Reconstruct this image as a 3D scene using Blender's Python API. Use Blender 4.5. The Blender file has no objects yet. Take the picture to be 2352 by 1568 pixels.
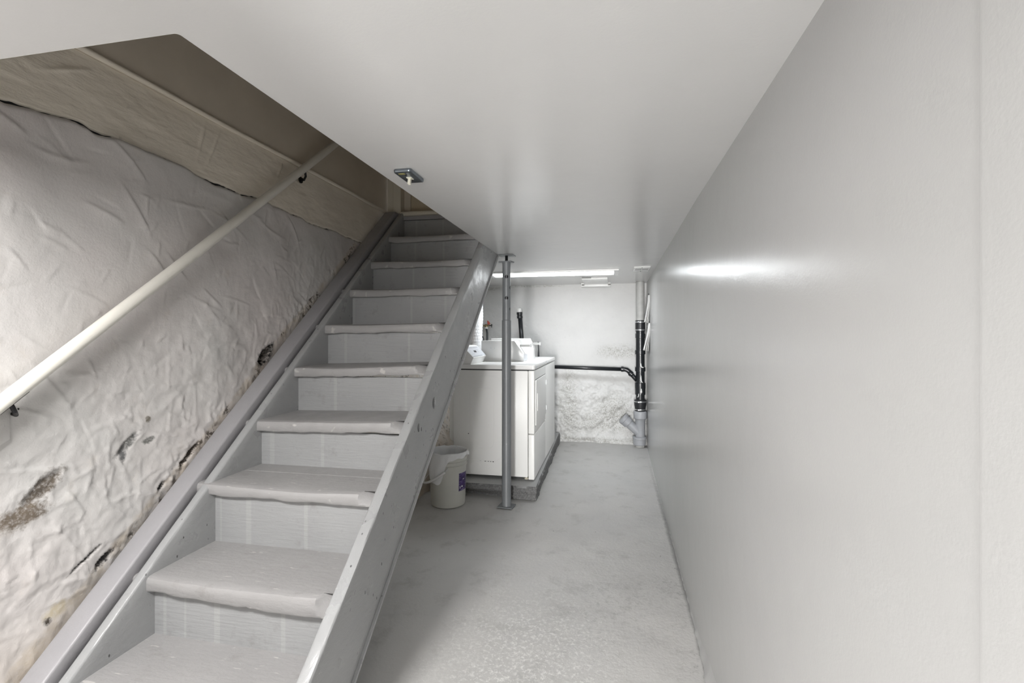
import bpy, bmesh, math, random
import numpy as np
from mathutils import Vector, Matrix

sc = bpy.context.scene
C = sc.collection
random.seed(7)
PI = math.pi

# ------------------------------------------------------------------ camera
cam_d = bpy.data.cameras.new('camera')
cam = bpy.data.objects.new('camera', cam_d)
C.objects.link(cam)
cam.location = (0, 0, 1.27)
cam.rotation_euler = (PI / 2, 0, 0.2012)
cam_d.sensor_width = 36.0
cam_d.lens = 36.0 * 1116.6 / 2352
cam_d.shift_y = -19.4 / 2352
cam_d.clip_start = 0.02
sc.camera = cam

# ------------------------------------------------------------------ world, lights, exposure
w = bpy.data.worlds.new('world'); sc.world = w
w.use_nodes = True
bg = w.node_tree.nodes['Background']
bg.inputs[0].default_value = (1.0, 0.985, 0.955, 1)
bg.inputs[1].default_value = 0.2

def area(name, loc, rot, sx, sy, power, col):
    l = bpy.data.lights.new(name, 'AREA'); l.shape = 'RECTANGLE'
    l.size = sx; l.size_y = sy; l.energy = power; l.color = col
    o = bpy.data.objects.new(name, l); C.objects.link(o)
    o.location = loc; o.rotation_euler = rot
    return o

# ceiling lamp of the room behind the photographer, then two added fill lights
area('ceiling_lamp_light', (-1.10, 0.14, 1.80), (0, 0, 0), 0.4, 0.3, 31.0, (1.0, 0.98, 0.968))
area('second_fill_light', (-0.15, -1.2, 1.80), (0, 0, 0), 0.6, 0.3, 5.5, (1.0, 0.99, 0.975))  # unseen fill, added to brighten the stringer and dryer
area('rear_fill_light', (-0.03, -5.4, 0.75), (PI / 2, 0, 0), 0.7, 1.2, 290.0, (1.0, 0.99, 0.975))  # unseen fill added for the dryer side, stands in for the room behind

sc.view_settings.view_transform = 'Standard'
sc.view_settings.look = 'None'
sc.view_settings.gamma = 1
sc.view_settings.use_curve_mapping = False
sc.view_settings.exposure = 1.03
sc.cycles.use_denoising = True
sc.cycles.diffuse_bounces = 8
sc.cycles.max_bounces = 12
TUBE = 8.5          # emission of the ceiling light panel by the laundry

# ------------------------------------------------------------------ numpy noise
def _hash(ix, iy, seed):
    h = (ix.astype(np.int64) * 374761393 + iy.astype(np.int64) * 668265263 + seed * 974634777) & 0xffffffff
    h = ((h ^ (h >> 13)) * 1274126177) & 0xffffffff
    h = h ^ (h >> 16)
    return (h & 0xffff) / 65535.0

def vnoise(x, y, seed=0):
    ix = np.floor(x); iy = np.floor(y)
    fx = x - ix; fy = y - iy
    fx = fx * fx * fx * (fx * (fx * 6 - 15) + 10); fy = fy * fy * fy * (fy * (fy * 6 - 15) + 10)
    a = _hash(ix, iy, seed); b = _hash(ix + 1, iy, seed)
    c = _hash(ix, iy + 1, seed); d = _hash(ix + 1, iy + 1, seed)
    return (a + (b - a) * fx + (c - a) * fy + (a - b - c + d) * fx * fy) * 2 - 1

def fbm(x, y, oct=4, seed=0, gain=0.5):
    r = 0; amp = 1; f = 1
    for i in range(oct):
        r = r + amp * vnoise(x * f + 17.3 * i, y * f - 9.1 * i, seed + i)
        amp *= gain; f *= 2.03
    return r

def ridge(x, y, seed=0):
    return 1 - np.abs(vnoise(x, y, seed)) * 2

def smooth(a, b, x):
    t = np.clip((x - a) / (b - a), 0, 1)
    return t * t * (3 - 2 * t)

# ------------------------------------------------------------------ mesh helpers
def shade(me, smooth_):
    me.polygons.foreach_set('use_smooth', [smooth_] * len(me.polygons))

def rloc(o):
    p = Vector((0, 0, 0))
    while o is not None:
        p += o.location; o = o.parent
    return p

def obj(name, bm, mat, parent=None, sm=False, **props):
    """bm is in world coordinates"""
    me = bpy.data.meshes.new(name)
    if parent is not None:
        off = -rloc(parent)
        bmesh.ops.translate(bm, verts=bm.verts, vec=off)
    bm.to_mesh(me); bm.free()
    if mat: me.materials.append(mat)
    if sm == 'auto':
        shade(me, True)
        me.set_sharp_from_angle(angle=math.radians(35))
    elif sm:
        shade(me, True)
    o = bpy.data.objects.new(name, me)
    C.objects.link(o)
    if parent is not None: o.parent = parent
    for k, v in props.items(): o[k] = v
    return o

def thing(name, label, cat, loc=(0, 0, 0), group=None):
    o = bpy.data.objects.new(name, None); C.objects.link(o)
    o.empty_display_size = 0.05
    o.location = loc; o['label'] = label; o['category'] = cat
    if group: o['group'] = group
    return o

def tag(o, label, cat, group=None):
    o['label'] = label; o['category'] = cat
    if group: o['group'] = group
    return o

def box(bm, x0, x1, y0, y1, z0, z1, bev=0.0, seg=2):
    b = bmesh.new()
    vs = [b.verts.new((x, y, z)) for x in (x0, x1) for y in (y0, y1) for z in (z0, z1)]
    for f in ((0, 1, 3, 2), (4, 6, 7, 5), (0, 4, 5, 1), (2, 3, 7, 6), (0, 2, 6, 4), (1, 5, 7, 3)):
        b.faces.new([vs[i] for i in f])
    if bev > 0:
        bmesh.ops.bevel(b, geom=b.edges[:], offset=bev, segments=seg, affect='EDGES', profile=0.5)
    merge(bm, b)

def merge(bm, b, M=None):
    if M is not None: bmesh.ops.transform(b, matrix=M, verts=b.verts)
    bmesh.ops.recalc_face_normals(b, faces=b.faces)
    t = bpy.data.meshes.new('t'); b.to_mesh(t); b.free()
    bm.from_mesh(t); bpy.data.meshes.remove(t)

def BOX(*a, **k):
    bm = bmesh.new(); box(bm, *a, **k); return bm

def lathe(bm, prof, c=(0, 0, 0), axis=(0, 0, 1), n=32, closed=False, cap=True):
    """prof: list of (r, h); revolve round axis through c"""
    b = bmesh.new()
    z = Vector(axis).normalized()
    q = z.to_track_quat('Z', 'Y').to_matrix()
    rings = []
    for r, h in prof:
        rings.append([b.verts.new(Vector(c) + q @ Vector((r * math.cos(2 * PI * i / n), r * math.sin(2 * PI * i / n), h))) for i in range(n)])
    m = len(rings)
    for j in range(m if closed else m - 1):
        A = rings[j]; B = rings[(j + 1) % m]
        for i in range(n):
            b.faces.new((A[i], A[(i + 1) % n], B[(i + 1) % n], B[i]))
    if cap and not closed:
        for R in (rings[0], rings[-1]):
            try: b.faces.new(R)
            except ValueError: pass
    merge(bm, b)

def LATHE(*a, **k):
    bm = bmesh.new(); lathe(bm, *a, **k); return bm

def tube(bm, pts, r, n=12, cap=True, radii=None):
    pts = [Vector(p) for p in pts]
    b = bmesh.new()
    rings = []
    up = None
    for i, p in enumerate(pts):
        d = (pts[min(i + 1, len(pts) - 1)] - pts[max(i - 1, 0)]).normalized()
        if up is None:
            up = Vector((0, 0, 1)) if abs(d.z) < 0.9 else Vector((1, 0, 0))
        s = d.cross(up).normalized(); up = s.cross(d).normalized()
        rr = radii[i] if radii else r
        rings.append([b.verts.new(p + rr * (math.cos(2 * PI * k / n) * s + math.sin(2 * PI * k / n) * up)) for k in range(n)])
    for A, B in zip(rings, rings[1:]):
        for i in range(n):
            b.faces.new((A[i], A[(i + 1) % n], B[(i + 1) % n], B[i]))
    if cap:
        b.faces.new(rings[0]); b.faces.new(rings[-1])
    merge(bm, b)

def TUBE_(*a, **k):
    bm = bmesh.new(); tube(bm, *a, **k); return bm

def prism(bm, poly, axis, a, b_, bev=0.0):
    """poly: 2D points in the plane normal to axis; extruded from a to b_"""
    b = bmesh.new()
    def P(u, v, t):
        return {'x': (t, u, v), 'y': (u, t, v), 'z': (u, v, t)}[axis]
    A = [b.verts.new(P(u, v, a)) for u, v in poly]
    B = [b.verts.new(P(u, v, b_)) for u, v in poly]
    b.faces.new(A); b.faces.new(B)
    n = len(poly)
    for i in range(n):
        b.faces.new((A[i], A[(i + 1) % n], B[(i + 1) % n], B[i]))
    bmesh.ops.recalc_face_normals(b, faces=b.faces)
    if bev > 0:
        bmesh.ops.bevel(b, geom=b.edges[:], offset=bev, segments=2, affect='EDGES', profile=0.5)
    merge(bm, b)

def PRISM(*a, **k):
    bm = bmesh.new(); prism(bm, *a, **k); return bm

def roundrect(x0, x1, y0, y1, r, n=5):
    p = []
    for cx, cy, a0 in ((x1 - r, y1 - r, 0), (x0 + r, y1 - r, 90), (x0 + r, y0 + r, 180), (x1 - r, y0 + r, 270)):
        for i in range(n + 1):
            a = math.radians(a0 + 90 * i / n)
            p.append((cx + r * math.cos(a), cy + r * math.sin(a)))
    return p

def grid_obj(name, P, mat, parent=None, flip=False, **props):
    """P: array (nu, nv, 3) of world positions -> open grid sheet"""
    nu, nv, _ = P.shape
    if parent is not None: P = P - np.array(rloc(parent))
    idx = np.arange(nu * nv).reshape(nu, nv)
    q = np.stack([idx[:-1, :-1], idx[1:, :-1], idx[1:, 1:], idx[:-1, 1:]], -1).reshape(-1, 4)
    if flip: q = q[:, ::-1]
    me = bpy.data.meshes.new(name)
    me.vertices.add(nu * nv); me.vertices.foreach_set('co', P.reshape(-1).astype(np.float32))
    me.loops.add(q.size); me.loops.foreach_set('vertex_index', q.reshape(-1).astype(np.int32))
    me.polygons.add(len(q)); me.polygons.foreach_set('loop_start', np.arange(0, q.size, 4, dtype=np.int32))
    me.update(calc_edges=True); me.validate()
    me.materials.append(mat); shade(me, True)
    o = bpy.data.objects.new(name, me); C.objects.link(o)
    if parent is not None: o.parent = parent
    for k, v in props.items(): o[k] = v
    return o

def cut(o, cutters):
    """boolean difference evaluated without operators"""
    tmp = []
    for bm in cutters:
        me = bpy.data.meshes.new('c'); bm.to_mesh(me); bm.free()
        c = bpy.data.objects.new('c', me); C.objects.link(c); tmp.append(c)
        m = o.modifiers.new('b', 'BOOLEAN'); m.operation = 'DIFFERENCE'; m.object = c; m.solver = 'EXACT'
    bpy.context.view_layer.update()
    dg = bpy.context.evaluated_depsgraph_get()
    new = bpy.data.meshes.new_from_object(o.evaluated_get(dg))
    o.modifiers.clear()
    o.data = new
    for c in tmp: bpy.data.objects.remove(c)

# ------------------------------------------------------------------ materials
def new_mat(name):
    m = bpy.data.materials.new(name); m.use_nodes = True
    return m, m.node_tree, m.node_tree.nodes['Principled BSDF']

def N(nt, t, **inp):
    n = nt.nodes.new(t)
    for k, v in inp.items():
        if k in n.inputs: n.inputs[k].default_value = v
    return n

def noise(nt, co, scale, detail=4, rough=0.55, dist=0.0):
    n = nt.nodes.new('ShaderNodeTexNoise')
    n.inputs['Scale'].default_value = scale; n.inputs['Detail'].default_value = detail
    n.inputs['Roughness'].default_value = rough; n.inputs['Distortion'].default_value = dist
    nt.links.new(co, n.inputs['Vector'])
    return n.outputs['Fac']

def ramp(nt, fac, stops):
    r = nt.nodes.new('ShaderNodeValToRGB')
    e = r.color_ramp.elements
    while len(e) < len(stops): e.new(0.5)
    for i, (p, c) in enumerate(stops):
        e[i].position = p; e[i].color = (c, c, c, 1) if isinstance(c, (int, float)) else (*c, 1)
    nt.links.new(fac, r.inputs[0])
    return r.outputs[0]

def mix(nt, fac, a, b, mode='MIX'):
    m = nt.nodes.new('ShaderNodeMix'); m.data_type = 'RGBA'; m.blend_type = mode
    for s, v in ((m.inputs[0], fac), (m.inputs[6], a), (m.inputs[7], b)):
        if hasattr(v, 'is_output'): nt.links.new(v, s)
        elif isinstance(v, (int, float)): s.default_value = v
        else: s.default_value = (*v, 1)
    return m.outputs[2]

def math_(nt, op, a, b=0.0, clamp=False):
    m = nt.nodes.new('ShaderNodeMath'); m.operation = op; m.use_clamp = clamp
    for s, v in ((m.inputs[0], a), (m.inputs[1], b)):
        if hasattr(v, 'is_output'): nt.links.new(v, s)
        else: s.default_value = v
    return m.outputs[0]

def coords(nt, scale=(1, 1, 1), rot=(0, 0, 0)):
    g = nt.nodes.new('ShaderNodeNewGeometry')      # position in the world: nothing here moves
    mp = nt.nodes.new('ShaderNodeMapping')
    mp.inputs['Scale'].default_value = scale; mp.inputs['Rotation'].default_value = rot
    nt.links.new(g.outputs['Position'], mp.inputs['Vector'])
    return mp.outputs['Vector']

def bump(nt, bsdf, hs):
    """hs: list of (height socket, distance, strength)"""
    prev = None
    for h, d, s in hs:
        b = nt.nodes.new('ShaderNodeBump'); b.inputs['Distance'].default_value = d; b.inputs['Strength'].default_value = s
        nt.links.new(h, b.inputs['Height'])
        if prev is not None: nt.links.new(prev, b.inputs['Normal'])
        prev = b.outputs['Normal']
    nt.links.new(prev, bsdf.inputs['Normal'])

def blob(nt, center, size, nscale=30, namp=0.8, ang=0.0, plane='x', soft=0.25):
    """soft-edged irregular mask round a point: 1 inside, 0 outside"""
    g = nt.nodes.new('ShaderNodeNewGeometry')
    s = nt.nodes.new('ShaderNodeVectorMath'); s.operation = 'SUBTRACT'
    nt.links.new(g.outputs['Position'], s.inputs[0]); s.inputs[1].default_value = center
    r = nt.nodes.new('ShaderNodeVectorRotate'); r.rotation_type = {'x': 'X_AXIS', 'y': 'Y_AXIS', 'z': 'Z_AXIS'}[plane]
    r.inputs['Angle'].default_value = ang
    nt.links.new(s.outputs[0], r.inputs['Vector'])
    d = nt.nodes.new('ShaderNodeVectorMath'); d.operation = 'DIVIDE'
    nt.links.new(r.outputs[0], d.inputs[0]); d.inputs[1].default_value = size
    l = nt.nodes.new('ShaderNodeVectorMath'); l.operation = 'LENGTH'
    nt.links.new(d.outputs[0], l.inputs[0])
    n = noise(nt, g.outputs['Position'], nscale, 5, 0.65)
    k = math_(nt, 'MULTIPLY', math_(nt, 'SUBTRACT', n, 0.5), namp * 2)
    v = math_(nt, 'ADD', l.outputs['Value'], k)
    mr = nt.nodes.new('ShaderNodeMapRange'); mr.inputs[1].default_value = 1 + soft; mr.inputs[2].default_value = 1 - soft
    nt.links.new(v, mr.inputs[0])
    return mr.outputs[0]

def simple(name, col, rough=0.5, metal=0.0, bumps=(), var=0.0, vscale=4, spec=None, scale=(1, 1, 1), trans=0.0):
    m, nt, b = new_mat(name)
    co = coords(nt, scale)
    b.inputs['Roughness'].default_value = rough; b.inputs['Metallic'].default_value = metal
    if spec is not None: b.inputs['Specular IOR Level'].default_value = spec
    v = var if var else 0.03
    n = noise(nt, co, vscale, 4)
    c = mix(nt, ramp(nt, n, [(0.3, 0.0), (0.7, 1.0)]), tuple(x * (1 - v) for x in col), tuple(min(1, x * (1 + v)) for x in col))
    nt.links.new(c, b.inputs['Base Color'])
    hs = [(noise(nt, co, s, 4), d, st) for s, d, st in bumps]
    if hs: bump(nt, b, hs)
    return m

M = {}
M['wall_paint'] = simple('satin white wall paint', (0.43, 0.43, 0.425), 0.22, bumps=[(2.2, 0.012, 0.25), (180, 0.0006, 0.35)], var=0.012, vscale=1.2)
M['ceiling_paint'] = simple('satin white ceiling paint', (0.59, 0.59, 0.582), 0.22, bumps=[(1.8, 0.015, 0.25), (160, 0.0006, 0.3)], var=0.015, vscale=1.5)
M['upper_wall'] = simple('tan stairwell paint', (0.60, 0.545, 0.46), 0.55, bumps=[(3, 0.01, 0.3), (120, 0.0006, 0.4)], var=0.05)
M['trim_cream'] = simple('cream trim paint', (0.62, 0.58, 0.49), 0.45, bumps=[(60, 0.001, 0.4)], var=0.04)
M['door_cream'] = simple('ochre cream door paint', (0.52, 0.45, 0.33), 0.45, bumps=[(30, 0.001, 0.4)], var=0.06)
M['rail_paint'] = simple('chipped cream rail paint', (0.74, 0.72, 0.66), 0.30, bumps=[(40, 0.001, 0.5)], var=0.04, vscale=10)
M['steel_paint'] = simple('grey painted steel', (0.17, 0.18, 0.188), 0.40, bumps=[(90, 0.0006, 0.4)], var=0.05)
M['black_plastic'] = simple('black drain plastic', (0.012, 0.014, 0.017), 0.32, bumps=[(70, 0.0005, 0.4)], var=0.2)
M['black_rubber'] = simple('black rubber', (0.016, 0.017, 0.02), 0.45, var=0.2)
M['dark_metal'] = simple('black steel', (0.02, 0.02, 0.022), 0.4, 0.6)
M['chrome'] = simple('clamp steel', (0.62, 0.63, 0.64), 0.28, 1.0)
M['galv'] = simple('galvanised plate', (0.24, 0.27, 0.30), 0.30, 1.0, bumps=[(60, 0.0006, 0.4)], var=0.12, vscale=30)
M['iron_grey'] = simple('grey painted iron pipe', (0.42, 0.42, 0.41), 0.5, bumps=[(90, 0.001, 0.5)], var=0.12, vscale=12)
M['wye_grey'] = simple('grey painted fitting', (0.33, 0.34, 0.36), 0.45, bumps=[(110, 0.001, 0.5)], var=0.06, vscale=14)
M['appliance'] = simple('white enamel', (0.86, 0.86, 0.845), 0.40, var=0.012, vscale=3)
M['appliance_lid'] = simple('white enamel lid', (0.85, 0.85, 0.84), 0.20, var=0.01, vscale=3)
M['appliance_grey'] = simple('grey console print', (0.50, 0.52, 0.55), 0.35)
M['panel_face'] = simple('pale console face', (0.70, 0.72, 0.76), 0.3)
M['appliance_dark'] = simple('dark gasket', (0.03, 0.03, 0.032), 0.6)
M['nylon'] = simple('cream nylon', (0.7, 0.66, 0.55), 0.4)
M['ivory'] = simple('ivory plastic', (0.72, 0.70, 0.60), 0.35)
M['tape'] = simple('yellowed tape', (0.32, 0.29, 0.10), 0.5)
M['bucket'] = simple('off white pail plastic', (0.56, 0.56, 0.52), 0.36, var=0.03, vscale=8)
M['vent_white'] = simple('white vent plastic', (0.78, 0.78, 0.77), 0.4)
M['vent_dark'] = simple('shadowed slot', (0.25, 0.25, 0.24), 0.7)
M['paper'] = simple('white paper', (0.80, 0.80, 0.79), 0.6, var=0.03, vscale=40)
M['brass'] = simple('dull brass', (0.42, 0.36, 0.22), 0.35, 1.0, var=0.2, vscale=60)
M['copper_dark'] = simple('tarnished pipe', (0.16, 0.155, 0.15), 0.5, 0.5, var=0.4, vscale=40)
M['red'] = simple('red handle paint', (0.50, 0.10, 0.07), 0.45)
M['white_plastic'] = simple('white plastic', (0.82, 0.82, 0.81), 0.35)
M['hose'] = simple('braided grey hose', (0.06, 0.065, 0.07), 0.4, var=0.3, vscale=90)

def lens_mat():
    m, nt, b = new_mat('light panel lens')
    b.inputs['Base Color'].default_value = (0.9, 0.9, 0.9, 1)
    b.inputs['Emission Color'].default_value = (0.93, 0.97, 1.0, 1)
    b.inputs['Emission Strength'].default_value = TUBE
    return m
M['lens'] = lens_mat()

def foil_mat():
    m, nt, b = new_mat('white flexible duct')
    co = coords(nt)
    b.inputs['Base Color'].default_value = (0.86, 0.87, 0.88, 1); b.inputs['Roughness'].default_value = 0.22
    bump(nt, b, [(noise(nt, coords(nt, (1, 1, 0.3)), 45, 5, 0.6, 1.0), 0.01, 0.9)])
    return m
M['duct'] = foil_mat()

def bag_mat():
    m, nt, b = new_mat('translucent bin liner')
    b.inputs['Base Color'].default_value = (0.88, 0.89, 0.90, 1); b.inputs['Roughness'].default_value = 0.25
    b.inputs['Alpha'].default_value = 0.86
    co = coords(nt)
    bump(nt, b, [(noise(nt, co, 60, 4, 0.6, 0.8), 0.003, 0.7)])
    return m
M['bag'] = bag_mat()

def grey_paint(name, col, scale=(1, 1, 1), rough=0.42, scuff=0.0, streak=False, fleck=0.0, grime=0.25):
    m, nt, b = new_mat(name)
    co = coords(nt); cs = coords(nt, scale)
    n1 = noise(nt, co, 3.5, 5)
    c = mix(nt, ramp(nt, n1, [(0.3, 0.0), (0.7, 1.0)]), tuple(x * 0.93 for x in col), tuple(x * 1.05 for x in col))
    n2 = noise(nt, co, 14, 6, 0.7)
    c = mix(nt, ramp(nt, n2, [(0.56, 0.0), (0.72, grime)]), c, tuple(x * 0.5 for x in (col[0], col[1] * 0.96, col[2] * 0.88)))
    if scuff:
        n3 = noise(nt, coords(nt, (16, 85, 16), (0, 0, 0.22)), 1.0, 2, 0.5, 0.4)
        c = mix(nt, ramp(nt, n3, [(0.68, 0.0), (0.73, scuff * .7)]), c, (0.56, 0.54, 0.52))
    if streak:
        wv = nt.nodes.new('ShaderNodeTexNoise'); wv.noise_dimensions = '1D'
        sx = nt.nodes.new('ShaderNodeSeparateXYZ'); nt.links.new(co, sx.inputs[0])
        wv.inputs['Scale'].default_value = 1; wv.inputs['Detail'].default_value = 0
        nt.links.new(math_(nt, 'ADD', math_(nt, 'MULTIPLY', sx.outputs[0], 24.0), math_(nt, 'MULTIPLY', sx.outputs[1], 9.0)), wv.inputs['W'])
        c = mix(nt, ramp(nt, wv.outputs['Fac'], [(0.72, 0.0), (0.75, 0.13)]), c, (0.6, 0.6, 0.58))
    # pin holes and dark chips
    v = nt.nodes.new('ShaderNodeTexVoronoi'); v.inputs['Scale'].default_value = 30; v.feature = 'F1'
    nt.links.new(coords(nt, (1, 1, 0.6)), v.inputs['Vector'])
    sel = ramp(nt, noise(nt, co, 6, 3), [(0.50, 0.0), (0.53, 1.0)])
    dots = math_(nt, 'MULTIPLY', ramp(nt, v.outputs['Distance'], [(0.07, 1.0), (0.12, 0.0)]), sel)
    c = mix(nt, math_(nt, 'MULTIPLY', dots, 0.85 if fleck else 0.0), c, (0.03, 0.03, 0.03))
    nt.links.new(c, b.inputs['Base Color'])
    rr = ramp(nt, noise(nt, co, 9, 3), [(0.3, rough - 0.08), (0.7, rough + 0.12)])
    nt.links.new(rr, b.inputs['Roughness'])
    bump(nt, b, [(noise(nt, cs, 22, 5, 0.6), 0.0035, 0.55), (noise(nt, co, 150, 3), 0.0007, 0.5)])
    return m
GREY = (0.315, 0.32, 0.322)
M['tread'] = grey_paint('worn grey stair paint', (0.305, 0.30, 0.298), (1, 3, 3), 0.44, scuff=0.75, grime=0.3)
M['riser'] = grey_paint('grey riser paint', GREY, (0.4, 1, 4), 0.5, streak=True, grime=0.35)
M['stringer'] = grey_paint('grey stringer paint', GREY, (2, 0.7, 1.4), 0.32, fleck=1, grime=0.06)
M['skirt'] = grey_paint('mauve grey skirt paint', (0.30, 0.295, 0.305), (1, 1, 1), 0.42, grime=0.12)

def plaster_mat():
    m, nt, b = new_mat('lumpy white painted plaster')
    co = coords(nt)
    n1 = noise(nt, co, 1.6, 4)
    c = mix(nt, ramp(nt, n1, [(0.35, 0.0), (0.65, 1.0)]), (0.57, 0.56, 0.545), (0.60, 0.565, 0.55))
    n2 = noise(nt, co, 7, 6, 0.7)
    c = mix(nt, ramp(nt, n2, [(0.58, 0.0), (0.75, 0.25)]), c, (0.50, 0.43, 0.35))
    # damp ochre crumbling that follows the skirt board, and flaking patches
    g = nt.nodes.new('ShaderNodeNewGeometry'); sx = nt.nodes.new('ShaderNodeSeparateXYZ'); nt.links.new(g.outputs['Position'], sx.inputs[0])
    line = math_(nt, 'SUBTRACT', sx.outputs[2], math_(nt, 'ADD', math_(nt, 'MULTIPLY', sx.outputs[1], 0.828), 0.045 - 0.828 * 0.8203))
    near = nt.nodes.new('ShaderNodeMapRange'); near.inputs[1].default_value = 0.07; near.inputs[2].default_value = 0.0
    nt.links.new(line, near.inputs[0])
    nn = noise(nt, co, 11, 6, 0.75)
    k = math_(nt, 'MULTIPLY', near.outputs[0], nn)
    c = mix(nt, ramp(nt, k, [(0.36, 0.0), (0.60, 0.45)]), c, (0.47, 0.38, 0.26))
    k2 = math_(nt, 'MULTIPLY', near.outputs[0], noise(nt, co, 34, 5, 0.7))
    sparse = ramp(nt, noise(nt, co, 6.5, 3), [(0.50, 0.0), (0.60, 1.0)])
    c = mix(nt, math_(nt, 'MULTIPLY', sparse, ramp(nt, k2, [(0.50, 0.0), (0.56, 0.85)])), c, (0.06, 0.045, 0.03))
    low = nt.nodes.new('ShaderNodeMapRange'); low.inputs[1].default_value = 0.45; low.inputs[2].default_value = 0.05
    nt.links.new(sx.outputs[2], low.inputs[0])
    c = mix(nt, math_(nt, 'MULTIPLY', low.outputs[0], 0.55), c, (0.55, 0.47, 0.36))
    X = -1.70
    spots = [((X, 1.452, 0.872), (0.09, 0.052, 0.014), 0.72, (0.13, 0.13, 0.125), 40),
             ((X, 1.428, 0.835), (0.09, 0.012, 0.028), 0.0, (0.12, 0.12, 0.12), 50),
             ((X, 1.525, 0.865), (0.09, 0.022, 0.012), 0.2, (0.16, 0.16, 0.15), 60),
             ((X, 1.525, 0.945), (0.09, 0.010, 0.014), 0.2, (0.18, 0.16, 0.13), 60),
             ((X, 1.175, 0.795), (0.09, 0.065, 0.026), 0.70, (0.12, 0.10, 0.08), 45),
             ((X, 1.115, 0.725), (0.09, 0.070, 0.030), 0.10, (0.16, 0.13, 0.10), 45),
             ((X, 1.215, 0.40), (0.09, 0.035, 0.02), 0.4, (0.50, 0.44, 0.33), 30),
             ((X, 1.19, 0.375), (0.09, 0.010, 0.01), 0.4, (0.05, 0.04, 0.03), 60),
             ((X, 1.275, 0.33), (0.09, 0.016, 0.01), 0.7, (0.05, 0.045, 0.04), 60),
             ((X, 1.30, 0.52), (0.09, 0.05, 0.004), 0.55, (0.05, 0.05, 0.045), 40),
             ((X, 2.165, 1.160), (0.2, 0.075, 0.030), 0.69, (0.004, 0.004, 0.004), 40),  # dark blobs from here on paint the shade inside the wall's gaps
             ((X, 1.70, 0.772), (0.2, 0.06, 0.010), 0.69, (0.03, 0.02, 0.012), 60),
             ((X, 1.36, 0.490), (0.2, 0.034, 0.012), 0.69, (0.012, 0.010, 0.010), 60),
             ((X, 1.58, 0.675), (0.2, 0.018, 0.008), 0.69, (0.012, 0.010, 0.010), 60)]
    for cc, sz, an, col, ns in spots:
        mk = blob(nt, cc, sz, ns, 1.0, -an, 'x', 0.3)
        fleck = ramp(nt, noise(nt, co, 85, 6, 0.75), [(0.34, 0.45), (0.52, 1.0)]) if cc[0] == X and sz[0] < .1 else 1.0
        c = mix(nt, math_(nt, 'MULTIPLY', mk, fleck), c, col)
    nt.links.new(c, b.inputs['Base Color'])
    b.inputs['Roughness'].default_value = 0.47
    bump(nt, b, [(noise(nt, co, 7, 6, 0.55, 0.6), 0.006, 0.3), (noise(nt, co, 55, 6, 0.7), 0.003, 0.5), (noise(nt, co, 170, 3), 0.0008, 0.5)])
    return m
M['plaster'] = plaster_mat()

def band_mat():
    m, nt, b = new_mat('cream brushed concrete band')
    co = coords(nt)
    n1 = noise(nt, co, 2.2, 5)
    c = mix(nt, ramp(nt, n1, [(0.35, 0.0), (0.65, 1.0)]), (0.74, 0.685, 0.59), (0.79, 0.735, 0.64))
    n2 = noise(nt, co, 18, 5, 0.7)
    c = mix(nt, ramp(nt, n2, [(0.66, 0.0), (0.78, 0.5)]), c, (0.22, 0.19, 0.15))
    nt.links.new(c, b.inputs['Base Color']); b.inputs['Roughness'].default_value = 0.42
    bump(nt, b, [(noise(nt, coords(nt, (1, 0.35, 1.6)), 28, 6, 0.65, 0.4), 0.006, 0.6), (noise(nt, co, 130, 3), 0.001, 0.5)])
    return m
M['band'] = band_mat()

def back_mat():
    m, nt, b = new_mat('whitewashed stone')
    co = coords(nt)
    n1 = noise(nt, co, 2.0, 5)
    c = mix(nt, ramp(nt, n1, [(0.35, 0.0), (0.65, 1.0)]), (0.58, 0.58, 0.575), (0.64, 0.64, 0.635))
    c = mix(nt, ramp(nt, noise(nt, co, 26, 6, 0.75), [(0.60, 0.0), (0.74, 0.28)]), c, (0.35, 0.34, 0.31))
    fl = noise(nt, co, 70, 5, 0.75)
    for cc, sz in (((0.02, 5.72, 0.42), (0.17, 0.3, 0.13)), ((-0.50, 5.72, 0.42), (0.11, 0.3, 0.36)), ((0.0, 5.72, 0.25), (0.4, 0.3, 0.13)),
                   ((-0.2, 5.72, 0.03), (0.8, 0.3, 0.03)), ((-1.45, 5.72, 1.81), (0.12, 0.3, 0.02)), ((-0.9, 5.72, 1.83), (0.3, 0.3, 0.012)),
                   ((0.1, 5.72, 1.05), (0.22, 0.3, 0.07))):
        mk = blob(nt, cc, sz, 9, 0.7, 0, 'y', 0.5)
        c = mix(nt, math_(nt, 'MULTIPLY', mk, ramp(nt, fl, [(0.46, 0.08), (0.62, 0.75)])), c, (0.24, 0.235, 0.20))
    nt.links.new(c, b.inputs['Base Color']); b.inputs['Roughness'].default_value = 0.6
    bump(nt, b, [(noise(nt, co, 20, 6, 0.65, 0.5), 0.008, 0.5), (noise(nt, co, 90, 4), 0.002, 0.5)])
    return m
M['back'] = back_mat()

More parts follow.
